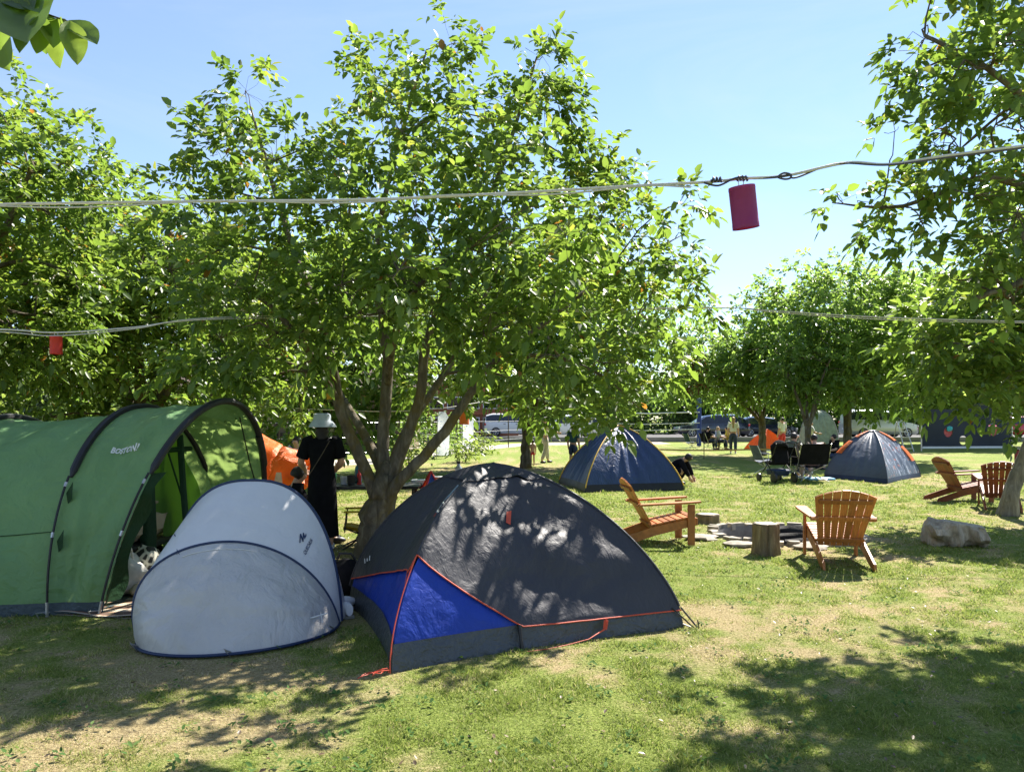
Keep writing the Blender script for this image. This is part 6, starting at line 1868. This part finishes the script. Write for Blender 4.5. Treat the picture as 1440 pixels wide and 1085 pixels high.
def person(label, loc, rotz, height, pose=None, hairlen=.42, base=STAND, top=None, bottom=None, sleeves=.9, legs=1.0, hair='hair', longhair=False, shoes=None, skin='skin', child=False, group=None, dress=None, fingers=True, slim=.74):
    J = {k: Vector(v) for k, v in base.items()}
    for k, v in (pose or {}).items(): J[k] = Vector(v)
    s = height / 1.70
    rt = thing('person', label, 'person', loc, rotz, group)
    if child:     # bigger head, shorter limbs
        hc = J['neck'] + Vector((0, .01, .02)); 
        J['head'] = J['neck'] + (J['head'] - J['neck']) * 1.25; J['crown'] = J['head'] + (J['crown'] - J['head']) * 1.35
    hk = 1.3 if child else 1.0
    names = list(J)
    V_ = [J['pelvis']]; Rd = [(.145, .105)]; E = []
    idx = {'pelvis': 0}
    def add(nm, p, r_, frm):
        idx[nm] = len(V_); V_.append(Vector(p)); Rd.append(r_ if hasattr(r_, '__len__') else (r_, r_)); E.append((idx[frm], idx[nm]))
    add('waist', J['waist'], (.125, .095), 'pelvis'); add('chest', J['chest'], (.15, .11), 'waist'); add('neck', J['neck'], .052, 'chest')
    hd = J['head']; up = (J['crown'] - J['head']).normalized()
    add('jaw', hd - up * .045 + Vector((0, .012, 0)), .060 * hk, 'neck'); add('head', hd + up * .02, (.077 * hk, .092 * hk), 'jaw'); add('crown', J['crown'] - up * .035, (.062 * hk, .075 * hk), 'head')
    fw = Vector((0, 1, 0))
    add('nose', hd + Vector((0, .100 * hk, -.012)), .013, 'head')
    for S_ in 'LR':
        add('sh' + S_, J['sh' + S_], .062, 'chest'); mu = (J['sh' + S_] + J['el' + S_]) / 2
        add('ua' + S_, mu, .050, 'sh' + S_); add('el' + S_, J['el' + S_], .040, 'ua' + S_)
        add('fa' + S_, J['el' + S_].lerp(J['wr' + S_], .4), .041, 'el' + S_); add('wr' + S_, J['wr' + S_], .026, 'fa' + S_)
        dr_ = (J['wr' + S_] - J['el' + S_]).normalized(); pl = J['wr' + S_] + dr_ * .06
        add('pm' + S_, pl, (.038, .020), 'wr' + S_)
        if fingers:
            sx = -1 if S_ == 'L' else 1
            sd_ = dr_.cross(Vector((sx, 0, 0)));  sd_ = sd_.normalized() if sd_.length > .1 else Vector((0, 1, 0))
            cv = Vector((-sx, 0, 0)) - dr_ * Vector((-sx, 0, 0)).dot(dr_); cv = cv.normalized() if cv.length > .05 else Vector((0, 0, -1))
            for k, (o_, ln) in enumerate(((-.028, .060), (-.010, .074), (.009, .078), (.027, .070))):
                b0 = pl + sd_ * o_ + dr_ * .03; add('f%d%s' % (k, S_), b0, .0095, 'pm' + S_)
                add('g%d%s' % (k, S_), b0 + dr_ * ln * .55 + cv * .010, .0085, 'f%d%s' % (k, S_)); add('h%d%s' % (k, S_), b0 + dr_ * ln * .9 + cv * .034, .007, 'g%d%s' % (k, S_))
            add('t0' + S_, pl + sd_ * .045 - dr_ * .02 + cv * .01, .011, 'pm' + S_); add('t1' + S_, pl + sd_ * .062 + dr_ * .025 + cv * .02, .009, 't0' + S_)
        add('hp' + S_, J['hip' + S_], .088, 'pelvis'); add('th' + S_, J['hip' + S_].lerp(J['kn' + S_], .5), .075, 'hp' + S_)
        add('kn' + S_, J['kn' + S_], .053, 'th' + S_); add('cf' + S_, J['kn' + S_].lerp(J['an' + S_], .35), .052, 'kn' + S_); add('an' + S_, J['an' + S_], .034, 'cf' + S_)
        add('to' + S_, J['to' + S_], (.030, .024), 'an' + S_)
    covered = (['waist', 'chest', 'shL', 'shR', 'uaL', 'uaR'] if top or dress else []) + (['pelvis', 'hpL', 'hpR', 'thL', 'thR'] if bottom or dress else [])
    for nm_ in covered:
        k_ = idx[nm_]; Rd[k_] = (Rd[k_][0] * slim, Rd[k_][1] * slim)
    skin_mesh('body', [v * s for v in V_], E, [(a * s, b_ * s) for a, b_ in Rd], M[skin], rt, 1)
    g = .012
    if top:
        vs = [J['pelvis'] * .6 + J['waist'] * .4, J['waist'], J['chest'], J['chest'].lerp(J['neck'], .55)]; rd = [(.160, .120), (.140, .110), (.165, .124), (.10, .08)]; ed = [(0, 1), (1, 2), (2, 3)]
        for S_ in 'LR':
            i0 = len(vs); vs += [J['sh' + S_], J['sh' + S_].lerp(J['el' + S_], .5)]; rd += [.075, .066]; ed += [(2, i0), (i0, i0 + 1)]
            if sleeves > .7: vs += [J['sh' + S_].lerp(J['el' + S_], min(1, sleeves))]; rd += [.058]; ed += [(i0 + 1, i0 + 2)]
            if sleeves > 1: vs += [J['el' + S_].lerp(J['wr' + S_], .95)]; rd += [.04]; ed += [(i0 + 2, i0 + 3)]
        skin_mesh('shirt', [v * s for v in vs], ed, [tuple(k * s for k in (r_ if hasattr(r_, '__len__') else (r_, r_))) for r_ in rd], top, rt, 1)
    if bottom:
        vs = [J['pelvis'], J['pelvis'].lerp(J['waist'], .5)]; rd = [(.160, .118), (.148, .112)]; ed = [(0, 1)]
        for S_ in 'LR':
            i0 = len(vs); k1 = J['hip' + S_].lerp(J['kn' + S_], .5)
            vs += [J['hip' + S_], k1]; rd += [.102, .088]; ed += [(0, i0), (i0, i0 + 1)]
            if legs >= .5:
                vs += [J['hip' + S_].lerp(J['kn' + S_], .95)]; rd += [.070]; ed += [(i0 + 1, i0 + 2)]
            if legs >= 1:
                vs += [J['kn' + S_].lerp(J['an' + S_], .92)]; rd += [.055]; ed += [(i0 + 2, i0 + 3)]
        skin_mesh('trousers', [v * s for v in vs], ed, [tuple(k * s for k in (r_ if hasattr(r_, '__len__') else (r_, r_))) for r_ in rd], bottom, rt, 1)
    if dress:
        dress(rt, J, s)
    for S_ in 'LR':
        if shoes:
            a = J['an' + S_] * s; t_ = J['to' + S_] * s; d_ = (t_ - a); d_.z = 0; d_.normalize()
            mb = MB(); c_ = (a + t_) / 2; c_.z = .045 * s + min(a.z, t_.z) - .03 * s
            ry = math.atan2(-d_.x, d_.y); mb.blob(c_, (.05 * s, .13 * s, .050 * s), 10, 7, rough=.03, rot=Euler((0, 0, ry)).to_matrix(), flat=-.040 * s); mb.build('shoe', shoes, rt)
    if hair:
        mb = MB(); c_ = (hd + up * .028 + Vector((0, -.026, 0))) * s
        mb.blob(c_, (.088 * hk * s, .098 * hk * s, .105 * hk * s), 16, 10, rough=.03, seed=3, rot=Euler((R(-32), 0, 0)).to_matrix(), flat=-.065 * s)
        if longhair:
            rows = []
            for i in range(9):
                u = i / 8; z_ = .03 - hairlen * u
                rows.append([((hd.x + (.085 * (1 - .25 * u * u) + .01 * math.sin(i * 2)) * math.cos(t_)) * s, (hd.y - .02 + (-.085 - .03 * u) * math.sin(t_) * .9) * s, (hd.z + z_) * s) for t_ in np.linspace(-.25, PI + .25, 13)])
            mb.grid(rows)
        mb.build('hair', M[hair], rt)
    return rt

white_c = pmat('white_cotton', (.68, .69, .70), .8, var=.05, bstr=.3, bscale=25)
# --- woman in the bucket hat, seen from behind
def long_dress(rt, J, s):
    mb = MB(); rows = []
    prof = [(.18, .200, .125), (.40, .190, .120), (.62, .185, .125), (.80, .175, .13), (.93, .168, .128), (1.08, .145, .108), (1.20, .165, .12), (1.30, .192, .124), (1.37, .195, .108), (1.405, .15, .09), (1.445, .065, .06)]
    for k, (z_, rx, ry) in enumerate(prof):
        row = []
        for j in range(40):
            th = 2 * PI * j / 40
            f = 1 + (.05 * math.sin(6 * th + z_ * 2) + .025 * math.sin(11 * th)) * max(0, (1.0 - z_))
            row.append((rx * f * math.cos(th) * s, (ry * f * math.sin(th) - .005) * s, z_ * s))
        rows.append(row)
    mb.grid(rows, wrap=True); mb.build('dress', M['blackcloth'], rt, angle=None)
    for S_ in 'LR':
        mb = MB(); a, b_ = J['sh' + S_] * s, J['el' + S_] * s
        mb.tube([a.lerp(b_, -.02) + Vector((.06 if S_ == 'L' else -.06, 0, .005)), a.lerp(b_, .08), a.lerp(b_, .4), a.lerp(b_, .8)], [.070 * s, .082 * s, .080 * s, .082 * s], 14); mb.build('sleeve', M['blackcloth'], rt)
wx_, wd_ = (453 - 720) / 1080 * 9.3, 9.3
wm = person('woman in a long black dress and pale bucket hat seen from behind', (wx_, wd_, 0), R(10), 1.62, dict(elL=(-.27, .05, 1.13), wrL=(-.24, .28, 1.02), elR=(.24, .03, 1.12), wrR=(.16, .26, 1.02)), dress=long_dress, shoes=white_c, longhair=True, hairlen=.17, slim=.68)
hatm = pmat('pale_denim', (.42, .47, .52), .8, var=.12, bstr=.4, bscale=50)
s = 1.62 / 1.7
mb = MB(); mb.lathe([(.160, -.055), (.166, -.052), (.145, -.015), (.115, .022), (.108, .03), (.104, .075), (.095, .100), (.07, .112), (0, .114)], n=30, wob=lambda i, th: 1 + (.03 * math.sin(3 * th + 1) if i < 3 else .008 * math.sin(5 * th)))
h_ = mb.build('bucket_hat', hatm, wm); h_.location = Vector((0, .0, 1.625)) * s
mb = MB(); mb.tube([Vector(p) * s for p in ((.10, -.10, 1.40), (.02, -.132, 1.25), (-.10, -.128, 1.05), (-.155, -.05, .97), (-.14, .06, 1.0))], .006, 6); mb.build('bag_strap', M['twig'], wm)
# --- child in front of her
LOW = {k: Vector(v) - Vector((0, 0, .20)) for k, v in SIT.items()}
LOW.update(knL=(-.16, .30, .50), anL=(-.14, .42, .09), toL=(-.14, .58, .03), knR=(.16, .30, .50), anR=(.14, .42, .09), toR=(.14, .58, .03), elL=(-.26, .12, .46), wrL=(-.18, .34, .50), elR=(.26, .12, .46), wrR=(.18, .34, .50),
           head=(0, .02, .94), crown=(0, .03, 1.04))
person('dark haired youngster in black sitting low beside the woman in the bucket hat', ((419 - 720) / 1080 * 9.75, 9.75, 0), R(-65), 1.58, base=LOW, top=M['blackcloth'], bottom=M['navy'], shoes=M['black'])
# --- seated person with sunglasses on the head, back left
ch = folding_chair('dark folding chair under the person in white beyond the orange play tunnel', ((416 - 720) / 1080 * 17, 17, 0), R(170), M['navy'], M['steel'], None)
pp_ = person('person in a white top seated beyond the orange play tunnel', ((416 - 720) / 1080 * 17, 17.02, 0), R(170), 1.62, base=SIT, top=white_c, bottom=M['navy'], shoes=M['black'])
mb = MB(); mb.tube([(-.085, .04, 1.17), (-.04, .10, 1.165), (0, .105, 1.17), (.04, .10, 1.165), (.085, .04, 1.17)], .016, 8); mb.build('sunglasses', M['black'], pp_)
# --- mid lawn
person('small bare chested child in red shorts beside the mid lawn trunk', ((749 - 720) / 1080 * 25.8, 25.8, 0), R(20), .86, child=True, bottom=M['red'], legs=.4, pose=dict(elL=(-.25, -.02, 1.15), wrL=(-.16, .1, .98)))
person('person in white clothes striding over the lawn near the child in red shorts', ((766 - 720) / 1080 * 27.5, 27.5, 0), R(-60), 1.66, dict(knL=(-.1, .16, .52), anL=(-.1, .2, .09), toL=(-.1, .36, .03), knR=(.1, .0, .5), anR=(.1, -.2, .1), toR=(.1, -.06, .03), elR=(.25, .18, 1.16), wrR=(.26, .42, 1.12), elL=(-.25, .1, 1.14), wrL=(-.2, .3, 1.2)), top=white_c, bottom=pmat('stone_trousers', (.42, .38, .33), .8), legs=1.0, shoes=M['black'])
person('person in a teal shirt and dark shorts behind the left slope of the blue tent', ((806 - 720) / 1080 * 24, 24, 0), R(-30), 1.42, top=pmat('teal_cotton', (.03, .09, .11), .8), bottom=M['navy'], legs=.6, shoes=M['white'])
person('crouching person in black at the right foot of the blue tent', ((944 - 720) / 1080 * 18.5, 18.5, 0), R(-120), 1.6,
       dict(pelvis=(0, 0, .38), waist=(0, .08, .50), chest=(0, .22, .60), neck=(0, .36, .68), head=(0, .45, .70), crown=(0, .53, .76), shL=(-.17, .30, .64), elL=(-.2, .42, .42), wrL=(-.14, .52, .22), shR=(.17, .30, .64), elR=(.2, .42, .42), wrR=(.14, .52, .22),
            hipL=(-.09, .02, .36), knL=(-.16, .36, .42), anL=(-.14, .12, .09), toL=(-.15, .28, .03), hipR=(.09, .02, .36), knR=(.16, .36, .42), anR=(.14, .12, .09), toR=(.15, .28, .03)), top=M['blackcloth'], bottom=M['blackcloth'], sleeves=1.2, shoes=M['black'])
person('blond long haired woman in a white shirt and dark trousers walking away', ((1031 - 720) / 1080 * 34.8, 34.8, 0), R(-15), 1.68, dict(knL=(-.1, .1, .51), anL=(-.1, .14, .09), toL=(-.1, .3, .03), anR=(.1, -.14, .1), toR=(.1, .02, .03)), top=white_c, bottom=M['navy'], hair='blond', longhair=True, shoes=M['white'])
for k, (px, rz, tp, lb) in enumerate([(996, -70, M['blackcloth'], 'seated visitor in black on the second chair of the far row'), (1010, -85, pmat('pale_grey_cotton', (.42, .44, .48), .8), 'seated visitor in pale grey in the middle of the far row'), (1022, 70, pmat('yellow_cotton', (.50, .38, .05), .8), 'seated visitor in yellow next to the blond woman')]):
    person(lb, ((px - 720) / 1080 * (38.8 + k * .3), 38.8 + k * .3, .0), R(rz), 1.6, base=SIT, top=tp, bottom=tp if k == 2 else M['navy'], hair='blond' if k == 1 else 'hair', shoes=M['black'], sleeves=.9)
person('visitor with arm raised seated between the pushchair and the black camping chair', ((1117 - 720) / 1080 * 20.3, 20.3, 0), R(-50), 1.66, dict(elL=(-.26, .16, .82), wrL=(-.14, .26, 1.04)), base=SIT, top=pmat('olive_grey_cotton', (.13, .15, .12), .8), bottom=M['navy'], shoes=M['white'])
cb = folding_chair('dark folding chair under the visitor with raised arm', ((1117 - 720) / 1080 * 20.3, 20.28, 0), R(-50), M['blackcloth'], M['steel'], None)
person('visitor in pale clothes seated in the large black camping chair', ((1138 - 720) / 1080 * 19.6 + .16, 19.72, 0), R(5), 1.62, dict(elR=(.36, .08, .74), wrR=(.40, .32, .60), shR=(.22, -.04, .97)), base=SIT, top=pmat('pale_rose_cotton', (.45, .36, .33), .8), bottom=pmat('pink_trousers', (.48, .33, .30), .8), shoes=M['white'])
person('person in a white top and red shorts standing behind the pushchair', ((1102 - 720) / 1080 * 35, 35.2, 0), R(30), 1.66, top=white_c, bottom=M['red'], legs=.5, shoes=M['white'])
person('person in a white shirt and red skirt left of the far right trunk', ((1140 - 720) / 1080 * 32.5, 32.5, 0), R(-100), 1.5, top=white_c, bottom=M['red'], legs=.6, shoes=M['black'], pose=dict(elR=(.24, .12, 1.14), wrR=(.2, .34, 1.1)))
person('dark haired person crouching behind the left slope of the orange edged tent', ((1172 - 720) / 1080 * 24, 24, 0), R(100), 1.5, base=SIT, top=M['blackcloth'], bottom=M['navy'], shoes=M['black'])
# ------------------------------------------------------------------ ropes and lanterns
M['rope'] = pmat('pale_grey_rope', (.52, .50, .46), .8, var=.15, vscale=30, bstr=.5, bscale=120)
M['cable'] = pmat('dark_cable', (.05, .045, .05), .6)
def PF(x, y, d): return P(x, y, d * .8)
def spline(pts, k=8):
    out = []
    for i in range(len(pts) - 1):
        p0 = pts[max(0, i - 1)]; p1 = pts[i]; p2 = pts[i + 1]; p3 = pts[min(len(pts) - 1, i + 2)]
        for j in range(k):
            u = j / k
            out.append(.5 * ((2 * p1) + (p2 - p0) * u + (2 * p0 - 5 * p1 + 4 * p2 - p3) * u * u + (3 * p1 - p0 - 3 * p2 + p3) * u ** 3))
    return out + [pts[-1]]
rt = thing('rope', 'pale rope and cable strung high across the whole view, carrying the pink lantern', 'rope', PF(700, 274, 5.9))
w1 = spline([PF(*q) for q in ((-420, 300, 8.5), (-60, 292, 6.3), (0, 287.5, 6.2), (250, 283.5, 6.1), (500, 281, 6.0), (700, 272.5, 5.9), (900, 261, 5.8), (1000, 255.5, 5.75), (1044, 251, 5.7), (1105, 247, 5.72), (1190, 229, 5.8), (1250, 231, 5.9), (1330, 219, 6.0), (1440, 205, 6.2), (1530, 194, 6.6), (1570, 200, 9.0))])
mb = MB(); mb.tube(w1, 0.0088, 7); mb.build('rope', M['rope'], rt, world=True)
w2 = [p + Vector((0, -.005, -.006 + .012 * math.sin(i * .55))) + Vector((0, 0, -.012 * math.sin(i * .09) ** 2)) for i, p in enumerate(w1)]
mb = MB(); mb.tube([p for p in w2 if p.x < 1.1], .0052, 6); mb.build('second_strand', M['rope'], rt, world=True)
w3 = spline([PF(*q) for q in ((990, 257, 5.73), (1010, 261, 5.72), (1030, 252, 5.7), (1044, 249, 5.69), (1060, 251, 5.7), (1095, 249, 5.7), (1110, 246, 5.7), (1112, 250, 5.69), (1104, 252, 5.69), (1094, 249, 5.69), (1102, 243.5, 5.7), (1112, 245.5, 5.71), (1113, 250, 5.72), (1125, 248, 5.74), (1160, 234, 5.78), (1190, 229.5, 5.79), (1250, 232, 5.88), (1330, 222, 6), (1440, 208, 6.2), (1530, 198, 6.6))])
mb = MB(); mb.tube(w3, .006, 6)
for k, (a, b_) in enumerate(((1000, 1016), (1036, 1052))):
    mb.tube(spline([PF(a + (b_ - a) * i / 10, 253 - (a - 1000) * .05 + 4 * math.sin(i * 2.2), 5.70 - .015 * math.cos(i * 2.2)) for i in range(11)], 3), .0055, 5)
mb.build('cable', M['cable'], rt, world=True)
def lantern(label, top, r, h, col, incol, tilt, group='paper lanterns on the ropes'):
    m_ = fabric(col[0], col[1], col[2] if len(col) > 2 else .3, .5, .3, tcol=incol, wr=.15)
    lt = thing('lantern', label, 'lantern', top, 0, group)
    rot = Euler((R(tilt[0]), R(tilt[1]), 0)).to_matrix()
    off = rot @ Vector((0, 0, -.035))
    mb = MB(); mb.lathe([(r * .98, 0), (r, -.012), (r, -h * .08), (r * .985, -h * .09), (r * .985, -h * .88), (r, -h * .89), (r, -h), (r * .95, -h), (r * .95, -.01), (0, -.008)], off, 32, rot=rot); mb.build('shade', m_, lt)
    mb = MB()
    mb.tube([rot @ Vector((r * .985 * math.cos(t_), r * .985 * math.sin(t_), -h * .995)) + off for t_ in np.linspace(0, 2 * PI, 33)[:-1]], r * .03, 6, closed=True); mb.build('rim', m_, lt)
    mb = MB(); mb.tube([Vector((-.012, 0, -.032)), Vector((-.016, 0, -.008)), Vector((0, 0, .006)), Vector((.016, 0, -.008)), Vector((.012, 0, -.032))], .0028, 6); mb.build('hook', M['steel'], lt)
    return lt
lantern('large magenta cylinder lantern hanging against the open sky', PF(1042, 254, 5.7), .078, .245, ('magenta_shade', (.24, .03, .125), .18), (.9, .07, .40), (6, -8))
lantern('red cylinder lantern hanging in the leaves on the left', P(79, 468, 6.9), .052, .155, ('red_shade', (.60, .05, .03)), (.8, .1, .05), (0, 0))
lantern('orange cylinder lantern beside the right limb of the big walnut', P(654, 571, 14.6), .092, .31, ('orange_shade', (.55, .15, .02)), (.8, .25, .04), (0, 3))
lantern('small yellow lantern half hidden by the left limb of the big walnut', P(463, 549, 9.8), .035, .075, ('yellow_shade', (.65, .38, .03)), (.9, .5, .05), (0, 0))
for nm, lb, pts, r_ in (
    ('rope', 'thin pale rope behind the big walnut, carrying the red lantern on the left', [(-200, 460, 7.6), (0, 463, 6.9), (79, 467.5, 6.9), (190, 460, 7.0), (290, 449, 7.2), (500, 445, 9.4), (800, 438, 10.6), (1010, 433, 10.4), (1090, 437, 10.1), (1240, 446, 9.9), (1440, 452, 9.8), (1540, 455, 9.9)], .0075),
    ('rope', 'very thin low rope carrying the orange lantern between the trunks', [(262, 560, 13.9), (360, 570, 14), (460, 576, 14.2), (560, 578, 14.4), (654, 569, 14.6), (735, 552, 24.4)], .006)):
    pp2 = [P(*q) for q in pts]
    ro = thing(nm, lb, 'rope', pp2[len(pp2) // 2])
    mb = MB(); mb.tube(spline(pp2), r_, 6); mb.build('strand', M['rope'], ro, world=True)
    if r_ > .007:
        mb = MB(); mb.tube([p + Vector((0, -.01, -.03 * math.sin(i * .11))) for i, p in enumerate(spline(pp2))], .005, 5); mb.build('second_strand', M['rope'], ro, world=True)
